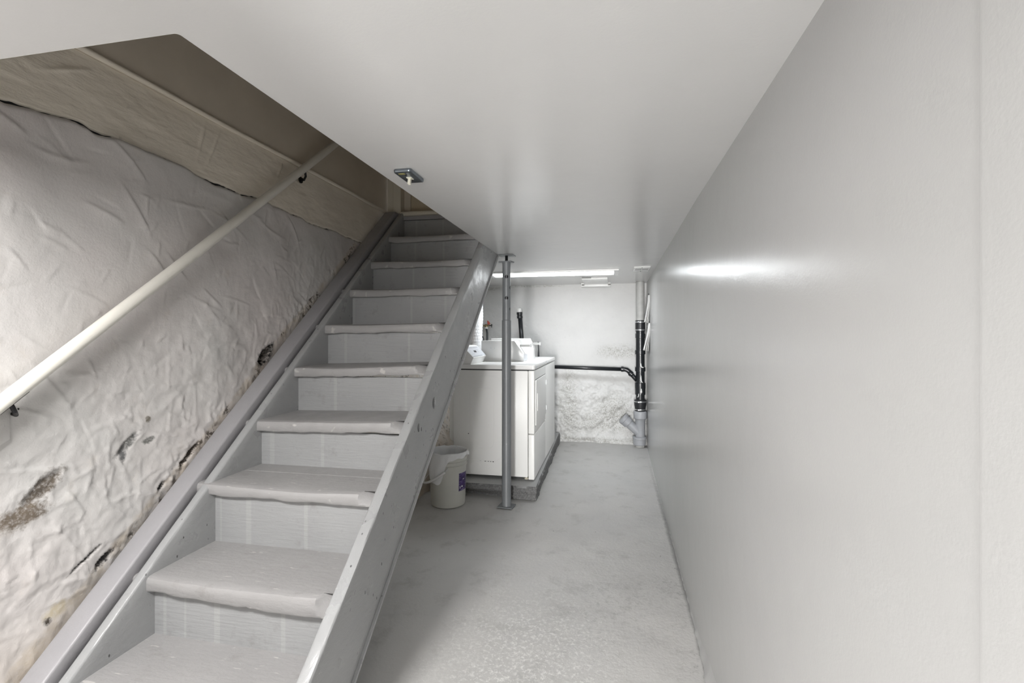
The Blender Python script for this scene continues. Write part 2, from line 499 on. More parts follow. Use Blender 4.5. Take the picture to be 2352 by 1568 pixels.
def floor_mat():
    m, nt, b = new_mat('grey painted concrete floor')
    co = coords(nt)
    n1 = noise(nt, co, 1.3, 5)
    c = mix(nt, ramp(nt, n1, [(0.35, 0.0), (0.65, 1.0)]), (0.48, 0.475, 0.465), (0.53, 0.52, 0.505))
    fine = noise(nt, co, 130, 6, 0.78)
    patch = blob(nt, (-0.33, 1.88, 0), (0.30, 0.42, 0.5), 7, 0.9, 0.1, 'z', 0.5)
    fk = ramp(nt, noise(nt, co, 55, 8, 0.8, 0.4), [(0.50, 0.0), (0.60, 0.75)])
    c = mix(nt, math_(nt, 'MULTIPLY', patch, 0.35), c, (0.38, 0.38, 0.37))
    c = mix(nt, math_(nt, 'MULTIPLY', patch, fk), c, (0.74, 0.735, 0.71))
    patch2 = blob(nt, (-0.42, 2.55, 0), (0.45, 0.25, 0.5), 6, 0.9, -0.5, 'z', 0.6)
    c = mix(nt, math_(nt, 'MULTIPLY', patch2, ramp(nt, fine, [(0.52, 0.0), (0.64, 0.35)])), c, (0.60, 0.595, 0.57))
    dirt = ramp(nt, noise(nt, co, 5.5, 7, 0.72), [(0.54, 0.0), (0.68, 0.42)])
    c = mix(nt, dirt, c, (0.27, 0.265, 0.25))
    smear = blob(nt, (0.02, 2.35, 0), (0.22, 0.35, 0.5), 8, 0.9, 0.3, 'z', 0.6)
    c = mix(nt, math_(nt, 'MULTIPLY', smear, ramp(nt, noise(nt, co, 30, 8, 0.8), [(0.5, 0.0), (0.64, 0.5)])), c, (0.24, 0.24, 0.23))
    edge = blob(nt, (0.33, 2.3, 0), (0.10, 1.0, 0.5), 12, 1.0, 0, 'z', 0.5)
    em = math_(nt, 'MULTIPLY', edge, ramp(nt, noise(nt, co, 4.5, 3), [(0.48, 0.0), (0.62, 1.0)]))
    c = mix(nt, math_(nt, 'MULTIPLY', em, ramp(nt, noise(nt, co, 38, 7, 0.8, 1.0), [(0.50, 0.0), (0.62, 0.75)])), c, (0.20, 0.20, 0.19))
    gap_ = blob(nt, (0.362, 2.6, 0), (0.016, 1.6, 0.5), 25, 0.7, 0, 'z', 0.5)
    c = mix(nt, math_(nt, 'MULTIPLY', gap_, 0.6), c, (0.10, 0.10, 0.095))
    v = nt.nodes.new('ShaderNodeTexVoronoi'); v.inputs['Scale'].default_value = 9
    nt.links.new(co, v.inputs['Vector'])
    sel = ramp(nt, noise(nt, co, 4, 2), [(0.50, 0.0), (0.54, 1.0)])
    dots = math_(nt, 'MULTIPLY', ramp(nt, v.outputs['Distance'], [(0.025, 1.0), (0.045, 0.0)]), sel)
    c = mix(nt, math_(nt, 'MULTIPLY', dots, 0.85), c, (0.06, 0.055, 0.05))
    nt.links.new(c, b.inputs['Base Color'])
    nt.links.new(ramp(nt, noise(nt, co, 6, 5), [(0.3, 0.40), (0.7, 0.58)]), b.inputs['Roughness'])
    bump(nt, b, [(noise(nt, co, 7, 5, 0.6), 0.006, 0.4), (noise(nt, co, 60, 5, 0.7), 0.0022, 0.7)])
    return m
M['floor'] = floor_mat()

def concrete_mat():
    m, nt, b = new_mat('rough broken concrete')
    co = coords(nt)
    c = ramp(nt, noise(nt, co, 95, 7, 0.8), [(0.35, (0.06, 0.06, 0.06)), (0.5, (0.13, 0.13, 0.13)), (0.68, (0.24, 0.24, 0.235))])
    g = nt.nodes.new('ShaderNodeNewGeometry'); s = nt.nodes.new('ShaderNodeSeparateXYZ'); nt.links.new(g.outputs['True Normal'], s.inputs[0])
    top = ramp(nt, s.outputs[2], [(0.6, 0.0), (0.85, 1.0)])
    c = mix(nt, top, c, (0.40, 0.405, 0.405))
    nt.links.new(c, b.inputs['Base Color']); b.inputs['Roughness'].default_value = 0.7
    bump(nt, b, [(noise(nt, co, 55, 6, 0.75), 0.006, 0.6)])
    return m
M['concrete'] = concrete_mat()

def label_mat():
    m, nt, b = new_mat('purple pail label print')
    co = coords(nt, (1, 1, 1))
    c = mix(nt, ramp(nt, noise(nt, co, 18, 3), [(0.4, 0.0), (0.6, 1.0)]), (0.035, 0.018, 0.10), (0.075, 0.04, 0.17))
    line = noise(nt, coords(nt, (25, 25, 190)), 1.0, 2)
    c = mix(nt, ramp(nt, line, [(0.55, 0.0), (0.63, 0.55)]), c, (0.42, 0.38, 0.55))
    nt.links.new(c, b.inputs['Base Color']); b.inputs['Roughness'].default_value = 0.35
    return m
M['label'] = label_mat()

# ================================================================== SETTING
ZC = 1.84
XE = -0.808          # edge of the stair opening
YE = 0.779
YB = 5.737
YF = -5.6

def wallx(y):
    return np.interp(y, [-6, 0.56, 2.2, 2.6, 3.1, 3.8, 4.67, 5.575, 6], [.359, .3586, .356, .360, .366, .371, .381, .393, .397])

# floor
ys = np.concatenate([np.linspace(YF, 0.8, 30), np.linspace(0.83, 5.85, 330)]); xs = np.linspace(-1.86, 0.46, 170)
Y, X = np.meshgrid(ys, xs, indexing='ij')
Z = 0.0022 * fbm(X * 3, Y * 3, 4, 3) - 0.0015
P = np.stack([X, Y, Z], -1)
grid_obj('floor', P, M['floor'], flip=True, kind='structure')

# ceiling slab with the stair opening; the little notch by the post keeps the real edge uneven
bm = bmesh.new()
gx = [-1.95, XE, 0.5]; gy = [YF, YE, 3.57, 5.9]
vt = {}
def V(i, j, k):
    key = (i, j, k)
    if key not in vt: vt[key] = bm.verts.new((gx[i], gy[j], (ZC, ZC + 0.33)[k]))
    return vt[key]
solid = [(0, 0), (1, 0), (1, 1), (0, 2), (1, 2)]
for (i, j) in solid:
    bm.faces.new((V(i, j, 0), V(i, j + 1, 0), V(i + 1, j + 1, 0), V(i + 1, j, 0)))
    bm.faces.new((V(i, j, 1), V(i + 1, j, 1), V(i + 1, j + 1, 1), V(i, j + 1, 1)))
    for (di, dj, a, b_) in ((-1, 0, (i, j), (i, j + 1)), (1, 0, (i + 1, j + 1), (i + 1, j)), (0, -1, (i + 1, j), (i, j)), (0, 1, (i, j + 1), (i + 1, j + 1))):
        if (i + di, j + dj) not in solid:
            bm.faces.new((V(*a, 0), V(*a, 1), V(*b_, 1), V(*b_, 0)))
bmesh.ops.recalc_face_normals(bm, faces=bm.faces)
fil = [(XE, YE), (XE, YE + .009)] + [(XE - .009 + .009 * math.cos(a), YE + .009 + .009 * math.sin(a)) for a in np.linspace(0, -PI / 2, 7)[1:]]
prism(bm, fil, 'z', ZC, ZC + .33)
obj('ceiling', bm, M['ceiling_paint'], kind='structure')

# right wall: two panels with a fine vertical joint, a third run continues behind the photographer
def wall_run(name, y0, y1, n, dx=0.0, par=None):
    bm = bmesh.new()
    yy = np.linspace(y0, y1, n)
    prof = [(float(wallx(y)) + dx, y) for y in yy]
    A = [bm.verts.new((x, y, -0.01)) for x, y in prof]; B = [bm.verts.new((x, y, ZC + 0.02)) for x, y in prof]
    A2 = [bm.verts.new((x + 0.1, y, -0.01)) for x, y in prof]; B2 = [bm.verts.new((x + 0.1, y, ZC + 0.02)) for x, y in prof]
    for i in range(n - 1):
        bm.faces.new((A[i], B[i], B[i + 1], A[i + 1])); bm.faces.new((A2[i], A2[i + 1], B2[i + 1], B2[i]))
        bm.faces.new((A[i], A[i + 1], A2[i + 1], A2[i])); bm.faces.new((B[i], B2[i], B2[i + 1], B[i + 1]))
    for i in (0, n - 1): bm.faces.new((A[i], B[i], B2[i], A2[i]))
    bmesh.ops.recalc_face_normals(bm, faces=bm.faces)
    return obj(name, bm, M['wall_paint'], par, 'auto')
wr = wall_run('wall_right', 0.5635, 5.76, 40); wr['kind'] = 'structure'
wp = wall_run('panel', -5.6, 0.5610, 4, -0.0012, wr)
bm = bmesh.new()
box(bm, .3565, .47, 0.552, 0.5725, -0.01, ZC + .01)
bmj = obj('joint_strip', BOX(.3578, .47, 0.5595, 0.5650, -0.01, ZC + .01, bev=.0005), M['wall_paint'], wr)
bm.free()

# painted cove of old plaster at the foot of the right wall
yy = np.linspace(0.9, 3.3, 150); tt = np.linspace(0, 1, 8)
Yg, T = np.meshgrid(yy, tt, indexing='ij')
wd = 0.004 + 0.020 * smooth(2.45, 1.6, Yg) * (1 + 0.35 * fbm(Yg * 7, T * 0, 3, 5)) + 0.003 * fbm(Yg * 30, T * 0, 2, 6)
hh = 0.014 + 0.075 * smooth(2.6, 1.5, Yg) * (1 + 0.3 * fbm(Yg * 5, T * 0, 3, 8))
P = np.stack([wallx(Yg) + 0.002 - np.maximum(wd, 0.002) * (1 - T) ** 2.2, Yg, 0.001 + hh * T], -1)
grid_obj('baseboard_right', P, M['wall_paint'], flip=True, kind='structure')

obj('wall_light_blocker', BOX(-0.56, -0.46, -5.6, -0.5, 0, ZC + .01), M['wall_paint'], kind='structure')  # unseen wall added to keep the rear fill off the upper stairs

# back wall: rough whitewashed stone, smoother above
ys_ = np.linspace(-0.02, ZC + 0.03, 260); xs_ = np.linspace(-1.86, 0.50, 300)
Xg, Zg = np.meshgrid(xs_, ys_, indexing='ij')
lo = smooth(0.95, 0.45, Zg)
dep = (0.004 + 0.020 * lo) * fbm(Xg * 4.2, Zg * 4.2, 3, 11) + (0.001 + 0.011 * lo) * fbm(Xg * 16, Zg * 16, 4, 21, 0.6) + lo * 0.006 * ridge(Xg * 9 + Zg * 3, Zg * 11, 5)
dep += 0.035 * smooth(0.16, 0.0, Zg)
dep = np.clip(dep, -0.05, 0.05)
P = np.stack([Xg, YB - dep, Zg], -1)
grid_obj('wall_back', P, M['back'], kind='structure')

# left wall: lumpy plaster up to the long crack
XL = -1.712
def crack(y):
    base = np.interp(y, [-3, 1.09, 1.28, 1.43, 1.70, 2.08, 2.535, 3.24, 3.6, 6], [1.93, 1.944, 1.969, 1.952, 1.947, 1.933, 1.916, 1.906, 1.90, 1.90])
    return base + 0.006 * fbm(y * 9, y * 0, 4, 31, 0.6)
ys_ = np.concatenate([np.linspace(YF, 0.95, 30), np.linspace(0.96, 3.7, 480), np.linspace(3.72, 5.8, 90)])
vv = np.linspace(0, 1, 330)
Yg, Vg = np.meshgrid(ys_, vv, indexing='ij')
top = crack(Yg) - 0.001 - 0.003 * np.maximum(0, fbm(Yg * 14, Yg * 0, 3, 41))  - 0.010 * np.exp(-((Yg - 1.33) / 0.05) ** 2) - 0.005 * np.exp(-((Yg - 1.86) / 0.05) ** 2)
Zg = -0.02 + (top + 0.02) * Vg
rough = smooth(1.45, 0.7, Zg - 0.45 * (Yg - 1.3))
d = 0.013 * fbm(Yg * 2.6, Zg * 2.6, 2, 51)
# trowel ridges sweeping across the upper plaster
u = Yg * 0.8 + Zg * 0.6; v_ = -Yg * 0.6 + Zg * 0.8
wx = u + 0.08 * fbm(Yg * 2, Zg * 2, 2, 61)
wy = v_ + 0.08 * fbm(Yg * 2 + 9, Zg * 2, 2, 62)
r1 = np.maximum(0, ridge(wx * 3.2, wy * 6.5, 71) - 0.55) * 2.2
r2 = np.maximum(0, ridge(wx * 9.0, wy * 5.0, 72) - 0.70) * 3.0
msk = smooth(-0.2, 0.4, fbm(Yg * 1.7 + 3, Zg * 1.7, 2, 73))
def strokes(n, a0, a1, l0, l1, wid, amp, y0, y1, z0, z1, seed):
    # single trowel marks: a sharp lip with a soft back, gently curved
    rs = np.random.RandomState(seed); out = np.zeros_like(Yg)
    for _ in range(n):
        yc = rs.uniform(y0, y1); zc_ = rs.uniform(z0, z1); an = rs.uniform(a0, a1); Ln = rs.uniform(l0, l1); W_ = wid * rs.uniform(.6, 1.6); cv = rs.uniform(-2.2, 2.2)
        if zc_ > crack(yc) - .03 or zc_ < PRS(yc): continue
        i0, i1 = np.searchsorted(ys_, [yc - Ln * 1.4, yc + Ln * 1.4])
        if i1 <= i0: continue
        yy_ = Yg[i0:i1] - yc; zz_ = Zg[i0:i1] - zc_
        du = yy_ * math.cos(an) + zz_ * math.sin(an); dv = -yy_ * math.sin(an) + zz_ * math.cos(an) - cv * du * du
        k = np.exp(-(du / (Ln * .5)) ** 4)
        prof = np.where(dv > 0, np.exp(-(dv / (W_ * 4)) ** 1.2), np.exp(-(dv / W_) ** 2))
        out[i0:i1] += amp * rs.uniform(.4, 1.3) * k * prof * (1 if rs.rand() < .7 else -.7)
    return out
def PRS(y): return 0.828 * (y - 0.8203) + 0.03
d += strokes(230, 1.9, 3.3, .05, .20, .003, .0036, 0.95, 3.3, .2, 1.95, 5)
d += strokes(260, .2, 1.6, .02, .09, .0025, .0030, 0.95, 3.3, .2, 1.95, 6)
d += strokes(230, 0, 3.14, .02, .07, .003, .0028, 0.95, 2.6, .1, 1.25, 7)
d += 0.0012 * r1 * msk
d += 0.0010 * fbm(wx * 14, wy * 9, 3, 81)
d += rough * (0.0032 * fbm(Yg * 11, Zg * 11, 4, 91, 0.6) + 0.003 * np.maximum(0, ridge(Yg * 17, Zg * 13, 93) - 0.2))
line = Zg - (0.828 * (Yg - 0.8203) + 0.045)
crumb = smooth(0.10, 0.0, np.abs(line)) * smooth(0.0, 0.5, fbm(Yg * 5, Zg * 5, 3, 95))
d += crumb * 0.005 * fbm(Yg * 45, Zg * 45, 3, 97, 0.7)
# the dark hole beside the skirt board, smaller gaps further down
def gap(yc, zc_, a, b_, depth, ang=0.69):
    du = (Yg - yc) * math.cos(ang) + (Zg - zc_) * math.sin(ang); dv = -(Yg - yc) * math.sin(ang) + (Zg - zc_) * math.cos(ang)
    rr = (du / a) ** 2 + (dv / b_) ** 2
    return -depth * smooth(1.25, 0.75, rr + 0.3 * fbm(Yg * 25, Zg * 25, 2, 99))
d += gap(2.165, 1.160, 0.055, 0.024, 0.07)
d += gap(1.70, 0.772, 0.06, 0.010, 0.012) + gap(1.36, 0.492, 0.030, 0.009, 0.014) + gap(1.29, 0.335, 0.016, 0.008, 0.012) + gap(1.58, 0.675, 0.02, 0.010, 0.012)
# flaked recesses
d += gap(1.452, 0.872, 0.05, 0.013, 0.006, 0.72) + gap(1.175, 0.795, 0.06, 0.022, 0.006) + gap(1.30, 0.52, 0.06, 0.004, 0.008, 0.55)
# footing that steps out under the flight
foot = smooth(2.7, 3.1, Yg) * smooth(0.62, 0.0, Zg) * 0.27
d += foot * (1 + 0.15 * fbm(Yg * 5, Zg * 5, 3, 101))
d += 0.004 * smooth(0.94, 0.99, Vg) - 0.012 * smooth(0.9955, 1.0, Vg)                    # rounded lip falling back into the crack
P = np.stack([XL + d, Yg, Zg], -1)
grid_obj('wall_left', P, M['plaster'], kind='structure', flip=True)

# concrete band above the crack
ys_ = np.concatenate([np.linspace(YF, 0.95, 20), np.linspace(0.96, 3.56, 420)])
vv = np.linspace(0, 1, 70)
Yg, Vg = np.meshgrid(ys_, vv, indexing='ij')
bot = crack(Yg) + 0.002 + 0.003 * np.maximum(0, fbm(Yg * 20, Yg * 0, 3, 43))
Zg = bot + (2.208 - bot) * Vg
d = 0.004 * fbm(Yg * 3, Zg * 3, 3, 111) + 0.0018 * fbm(Yg * 12, Zg * 25, 3, 113)
for yc, zc_, an in ((1.78, 2.10, 1.35), (1.84, 2.08, 1.2), (2.28, 2.13, 1.15), (1.25, 2.12, 0.5)):
    du = (Yg - yc) * math.cos(an) + (Zg - zc_) * math.sin(an); dv = -(Yg - yc) * math.sin(an) + (Zg - zc_) * math.cos(an)
    d += 0.006 * np.exp(-(du / 0.07) ** 2 - (dv / 0.006) ** 2)
d += -0.008 * smooth(0.02, 0.0, Vg)
P = np.stack([XL - 0.012 + d, Yg, Zg], -1)
grid_obj('trim_1', P, M['band'], kind='structure', flip=True)
obj('crack_shade_strip', BOX(XL - .03, XL - .022, YF, 3.57, 1.86, 2.0), M['black_rubber'], kind='structure')     # black strip standing in for the shade inside the crack
# rounded bead on top of the band
bm = bmesh.new()
yy = np.linspace(0.5, 3.56, 60)
tube(bm, [(XL - .004 + .0015 * math.sin(9 * y), y, 2.212 + .0015 * math.sin(5 * y + 1)) for y in yy], .011, 8)
obj('trim_3', bm, M['band'], sm=True, kind='structure')

# walls of the stairwell above
obj('wall_stairwell', BOX(-1.80, XL - .010, -0.2, 3.66, 2.20, 4.3), M['upper_wall'], kind='structure')
obj('wall_stairwell_right', BOX(XE, XE + .1, YE - .1, 3.7, ZC + .335, 4.3), M['upper_wall'], kind='structure')
obj('wall_stairwell_front', BOX(-1.72, XE, YE - .12, YE, ZC + .335, 4.3), M['upper_wall'], kind='structure')
obj('ceiling_stairwell', BOX(-1.84, XE + .1, YE - .14, 3.75, 4.3, 4.36), M['upper_wall'], kind='structure')

# door at the head of the stairs
YD = 3.50
dr = thing('door_1', 'cream door at the top of the stairs', 'door', (-1.25, YD + .05, 2.19))
for k in ('label', 'category'): del dr[k]
dr['kind'] = 'structure'
obj('casing', BOX(-1.70, -1.650, YD + .005, YD + .06, 2.196, 4.2, bev=.003), M['trim_cream'], dr)
obj('casing', BOX(-1.649, -1.583, YD - .012, YD + .06, 2.192, 4.2, bev=.004), M['trim_cream'], dr)
obj('jamb', BOX(-1.583, -1.53, YD + .05, YD + .12, 2.196, 4.2, bev=.002), M['upper_wall'], dr)
obj('door_panel', BOX(-1.530, -0.82, YD + .06, YD + .10, 2.203, 4.15, bev=.004), M['door_cream'], dr)
obj('threshold', BOX(-1.583, -0.82, YD - .045, YD + .12, 2.160, 2.195, bev=.014, seg=4), M['trim_cream'], dr, 'auto')

# ================================================================== STAIRCASE
PR = 0.2177 / 0.2629
def zp(y): return PR * (y - 0.8203)
st = thing('staircase', 'steep grey painted wooden staircase climbing beside the plaster wall', 'stairs', (-1.2, 0.85, 0))

def stringer_bm(x0, x1, off_top, off_bot, y_end, jig=0.0, seed=0, nl=150):
    """sloping plank: local grid along the slope, chamfer-rounded section"""
    bm = bmesh.new()
    sect = []   # (side 0..1 across x, height t 0..1)
    r = 0.010; Wd = x1 - x0; H = off_top - off_bot
    pts = []
    for cx, cz, a0 in ((x1 - r, 0 - r, 0), (x0 + r, 0 - r, 90), (x0 + r, -H + r, 180), (x1 - r, -H + r, 270)):
        for i in range(4):
            a = math.radians(a0 + 30 * i)
            pts.append((cx + r * math.cos(a), cz + r * math.sin(a)))
    # more points down the faces
    full = []
    for i in range(len(pts)):
        a = pts[i]; b = pts[(i + 1) % len(pts)]
        dist = math.hypot(a[0] - b[0], a[1] - b[1]); k = max(1, int(dist / 0.035))
        for j in range(k): full.append((a[0] + (b[0] - a[0]) * j / k, a[1] + (b[1] - a[1]) * j / k))
    y_start = 0.8203 - off_bot / PR * 0 - 0.05
    rings = []
    for i in range(nl + 1):
        y = 0.62 + (y_end - 0.62) * i / nl
        ring = []
        for j, (x, dz) in enumerate(full):
            n = 0.0
            if jig:
                n = float(fbm(np.array(y * 9.0), np.array(j * 0.35), 3, seed)) * jig
            zt = zp(y) + off_top + dz
            top = dz > -0.02; bot = dz < -H + 0.02
            zt += n * (1.0 if (top or bot) else 0.0)
            xx = x + (n * 0.35 if (top or bot) else n * 0.12)
            ring.append(bm.verts.new((xx, y, zt)))
        rings.append(ring)
    m = len(full)
    for A, B in zip(rings, rings[1:]):
        for j in range(m): bm.faces.new((A[j], A[(j + 1) % m], B[(j + 1) % m], B[j]))
    bm.faces.new(rings[0]); bm.faces.new(rings[-1])
    bmesh.ops.recalc_face_normals(bm, faces=bm.faces)
    # saw off at the floor and plumb at the top
    g = bm.verts[:] + bm.edges[:] + bm.faces[:]
    r_ = bmesh.ops.bisect_plane(bm, geom=g, plane_co=(0, 0, 0.0005), plane_no=(0, 0, -1), clear_outer=True)
    e = [x for x in r_['geom_cut'] if isinstance(x, bmesh.types.BMEdge)]
    bmesh.ops.holes_fill(bm, edges=e)
    g = bm.verts[:] + bm.edges[:] + bm.faces[:]
    r_ = bmesh.ops.bisect_plane(bm, geom=g, plane_co=(0, 0, 2.188), plane_no=(0, 0, 1), clear_outer=True)
    e = [x for x in r_['geom_cut'] if isinstance(x, bmesh.types.BMEdge)]
    bmesh.ops.holes_fill(bm, edges=e)
    return bm

OB = -(1.2306 - 0.8232) * PR
so = obj('stringer', stringer_bm(-0.852, -0.809, 0.0, OB, 3.49, 0.0035, 5), M['stringer'], st, 'auto')
def cyl_x(y, z, ry, rz, x0, x1, n=24):
    b = bmesh.new()
    off = rloc(st)
    A = [b.verts.new((x0 - off.x, y + ry * math.cos(2 * PI * i / n) - off.y, z + rz * math.sin(2 * PI * i / n) - off.z)) for i in range(n)]
    B = [b.verts.new((x1 - off.x, y + ry * math.cos(2 * PI * i / n) - off.y, z + rz * math.sin(2 * PI * i / n) - off.z)) for i in range(n)]
    b.faces.new(A); b.faces.new(B)
    for i in range(n): b.faces.new((A[i], A[(i + 1) % n], B[(i + 1) % n], B[i]))
    bmesh.ops.recalc_face_normals(b, faces=b.faces)
    # cutters live in the stringer's own space moved back to the world
    bmesh.ops.translate(b, verts=b.verts, vec=off)
    return b
bpy.context.view_layer.update()
cut(so, [cyl_x(2.149, 0.944, 0.022, 0.027, -0.849, -0.7), cyl_x(1.965, 0.864, 0.014, 0.019, -0.846, -0.7),
         cyl_x(1.995, 0.852, 0.006, 0.009, -0.825, -0.7), cyl_x(2.02, 0.90, 0.004, 0.005, -0.825, -0.7), cyl_x(1.93, 0.742, 0.003, 0.005, -0.825, -0.7),
         cyl_x(1.50, 0.40, 0.003, 0.007, -0.825, -0.7), cyl_x(1.62, 0.44, 0.003, 0.006, -0.825, -0.7)])
so.data.materials.clear(); so.data.materials.append(M['stringer'])
obj('stringer', stringer_bm(-1.586, -1.548, -0.004, -0.30, 3.47, 0.002, 9, 100), M['stringer'], st, 'auto')
obj('skirt_board', stringer_bm(-1.688, -1.603, 0.028, -0.05, 3.50, 0.0, 3, 60), M['skirt'], st, 'auto')
# thin lath that closes the underside of the flight along the outer stringer
bm = bmesh.new()
yy = [1.262, 3.43]
b = bmesh.new()
q = [(-0.815, 0.0), (-0.8005, 0.0), (-0.8005, -0.012), (-0.815, -0.012)]
A = [b.verts.new((x, yy[0], zp(yy[0]) + OB + dz)) for x, dz in q]; B = [b.verts.new((x, yy[1], zp(yy[1]) + OB + dz)) for x, dz in q]
b.faces.new(A); b.faces.new(B)
for i in range(4): b.faces.new((A[i], A[(i + 1) % 4], B[(i + 1) % 4], B[i]))
merge(bm, b)
obj('lath', bm, M['stringer'], st)

# treads: left x, left z, right x, right z of the top front edge, per step
steps = [(-1.607, 0.232, -0.853, 0.229)] + [(-1.606, .442, -.855, .442), (-1.606, .680, -.855, .683), (-1.603, .880, -.853, .898),
         (-1.605, 1.099, -.853, 1.120), (-1.605, 1.317, -.853, 1.326), (-1.605, 1.536, -.853, 1.537), (-1.605, 1.742, -.853, 1.742), (-1.605, 1.957, -.853, 1.960)]
Yn = [1.3649 + 0.2629 * (k - 1) for k in range(len(steps))]
TH = 0.048

def tread_bm(k, d0=0.0, d1=None, front=True, nx=70):
    xl, zl, xr, zr = steps[k]
    yn = Yn[k]; D = 0.2629 + 0.045
    if d1 is None: d1 = D
    xs = np.linspace(xl, xr, nx)
    th = TH + (0.012 if k == 1 else 0.0)
    wear = 0.004 + 0.003 * ((k * 37) % 5) / 4
    rings = []
    bm = bmesh.new()
    for i, x in enumerate(xs):
        t = i / (nx - 1)
        zt = zl + (zr - zl) * t
        sag = -wear * (math.sin(PI * t) ** 1.2) * (1 + 0.5 * float(vnoise(np.array(t * 3.0), np.array(k * 1.7), 5)))
        nb = 0.003 * float(fbm(np.array(x * 11), np.array(k * 3.1), 3, 15, 0.6))
        if k == 1: nb = 0.009 * float(fbm(np.array(x * 6), np.array(4.2), 3, 16, 0.55)) + 0.006 * math.exp(-((t - 0.62) / 0.04) ** 2) + 0.007 * (t < 0.6)
        nf = 0.0018 * float(fbm(np.array(x * 17), np.array(k * 5.3), 3, 17, 0.6))
        ch = max(0.0, (x - (xr - 0.055)) / 0.055) if k < 8 else 0.0      # clipped corner at the right
        zb = zt - th + nb
        yb = yn + d1
        if front:
            y0 = yn + nf + 0.004
            back = 0.050 * ch
            sec = [(yb, zt), (yn + 0.16, zt), (yn + 0.09, zt + sag * .3), (yn + 0.035, zt + sag * .7), (y0 + .014 + back * 1.6, zt + sag - .001), (y0 + .005 + back * 1.5, zt + sag - .005), (y0 + .001 + back * 1.2, zt + sag - .012),
                   (y0 + back * .7, (zt + zb) / 2), (y0 + back * .15, zb + .006), (y0 + .004, zb), (yb, zt - th)]
        else:
            sec = [(yb, zt), (yn + d0 + .003, zt), (yn + d0, zt - .003), (yn + d0, zt - th), (yb, zt - th)]
        rings.append([bm.verts.new((x, y, z)) for y, z in sec])
    m = len(rings[0])
    for A, B in zip(rings, rings[1:]):
        for j in range(m): bm.faces.new((A[j], A[(j + 1) % m], B[(j + 1) % m], B[j]))
    bm.faces.new(rings[0]); bm.faces.new(rings[-1])
    bmesh.ops.recalc_face_normals(bm, faces=bm.faces)
    return bm

for k in range(len(steps)):
    if k == 0:
        obj('tread', tread_bm(k, d1=0.155), M['tread'], st, 'auto'); obj('tread_board', tread_bm(k, d0=0.157, front=False), M['tread'], st, 'auto')
    elif k == 2:
        obj('tread', tread_bm(k, d1=0.19), M['tread'], st, 'auto'); obj('tread_board', tread_bm(k, d0=0.1935, front=False), M['tread'], st, 'auto')
    else:
        obj('tread', tread_bm(k), M['tread'], st, 'auto')
    # riser under this tread
    yr = Yn[k] + 0.036
    z0 = steps[k - 1][1] - 0.002 if k else 0.001
    zl1 = min(steps[k][1], steps[k][3]) - TH - 0.012
    bm = bmesh.new(); box(bm, -1.548, -0.8535, yr, yr + .02, z0 - (.02 if k else 0), min(steps[k][1], steps[k][3]) - TH + .004, bev=.001)
    obj('riser', bm, M['riser'], st)
# last riser up to the door sill
obj('riser', BOX(-1.548, -0.8535, 3.475, 3.495, 1.94, 2.125, bev=.001), M['riser'], st)
obj('riser_board', BOX(-1.575, -0.8535, 3.466, 3.497, 2.128, 2.158, bev=.002), M['skirt'], st)

# ================================================================== HANDRAIL
def rp(y): return Vector((-1.655, y, 1.075 + (y - 1.037) * 0.8128))
hr = thing('handrail', 'round cream handrail sloping up the left plaster wall above the stairs', 'handrail', tuple(rp(1.2)))
bm = bmesh.new()
yy = np.linspace(0.86, 3.35, 120)
tube(bm, [rp(y) + Vector((0, 0, 0.0012 * math.sin(y * 7))) for y in yy], .0205, 24)
obj('rail', bm, M['rail_paint'], hr, True)
for yb in (1.058, 2.40):
    bm = bmesh.new()
    p = rp(yb)
    # wall rose, arm and saddle
    lathe(bm, [(.018, 0), (.018, .004), (.008, .006)], (XL + .004, yb + .035, p.z - .055), (1, 0, 0), 20)
    tube(bm, [(XL + .006, yb + .035, p.z - .055), (XL + .03, yb + .03, p.z - .058), (p.x - .004, yb + .012, p.z - .045), (p.x, yb, p.z - .022)], .006, 10)
    b = bmesh.new(); box(b, -.009, .009, -.045, .045, -.002, .002, bev=.0015)
    merge(bm, b, Matrix.Translation((p.x, yb + .005, p.z - .0185)) @ Matrix.Rotation(math.atan(.8128), 4, 'X'))
    lathe(bm, [(.004, 0), (.004, .008), (.002, .010)], (XL + .004, yb + .047, p.z - .045), (1, 0, 0), 12)
    obj('bracket', bm, M['dark_metal'], hr, 'auto')
bm = bmesh.new()
prism(bm, [(0.90, .93), (0.97, .90), (1.080, .965), (1.080, 1.075), (0.90, 1.075)], 'x', XL - .01, XL + .022, bev=.003)
obj('mounting_block', bm, M['plaster'], hr, 'auto')

# ================================================================== STEEL POST
pc = Vector((-0.751, 3.480, 0))
col = thing('support_post', 'grey painted adjustable steel post between floor and ceiling by the laundry', 'post', tuple(pc))
bm = bmesh.new()
b = bmesh.new(); box(b, -.057, .057, -.05, .05, 0.0015, .009, bev=.0015)
merge(bm, b, Matrix.Translation(pc) @ Matrix.Rotation(-0.12, 4, 'Z'))
obj('base_plate', bm, M['steel_paint'], col)
obj('lower_tube', LATHE([(.0, .009), (.035, .009), (.0335, .016), (.0335, 1.362), (.030, 1.366), (.0, 1.366)], pc, n=40, cap=False), M['steel_paint'], col, 'auto')
bm = LATHE([(.0295, 1.33), (.0295, 1.74), (.0315, 1.79), (.026, 1.79), (.0255, 1.33)], pc, n=40, closed=True)
ut = obj('upper_tube', bm, M['steel_paint'], col, 'auto')
obj('dark_hole_liner', LATHE([(.0248, 1.335), (.0248, 1.785)], pc, n=32), M['dark_metal'], col, 'auto')  # dark liner added to stand in for shade inside the post's holes
def cyl_between(p, q, r, n=20):
    b = bmesh.new(); tube(b, [p, q], r, n); return b
vdir = Vector((-pc.x - .012, -pc.y, 0)).normalized(); side = Vector((vdir.y, -vdir.x, 0)) * -1
if side.x < 0: side = -side
cs = []
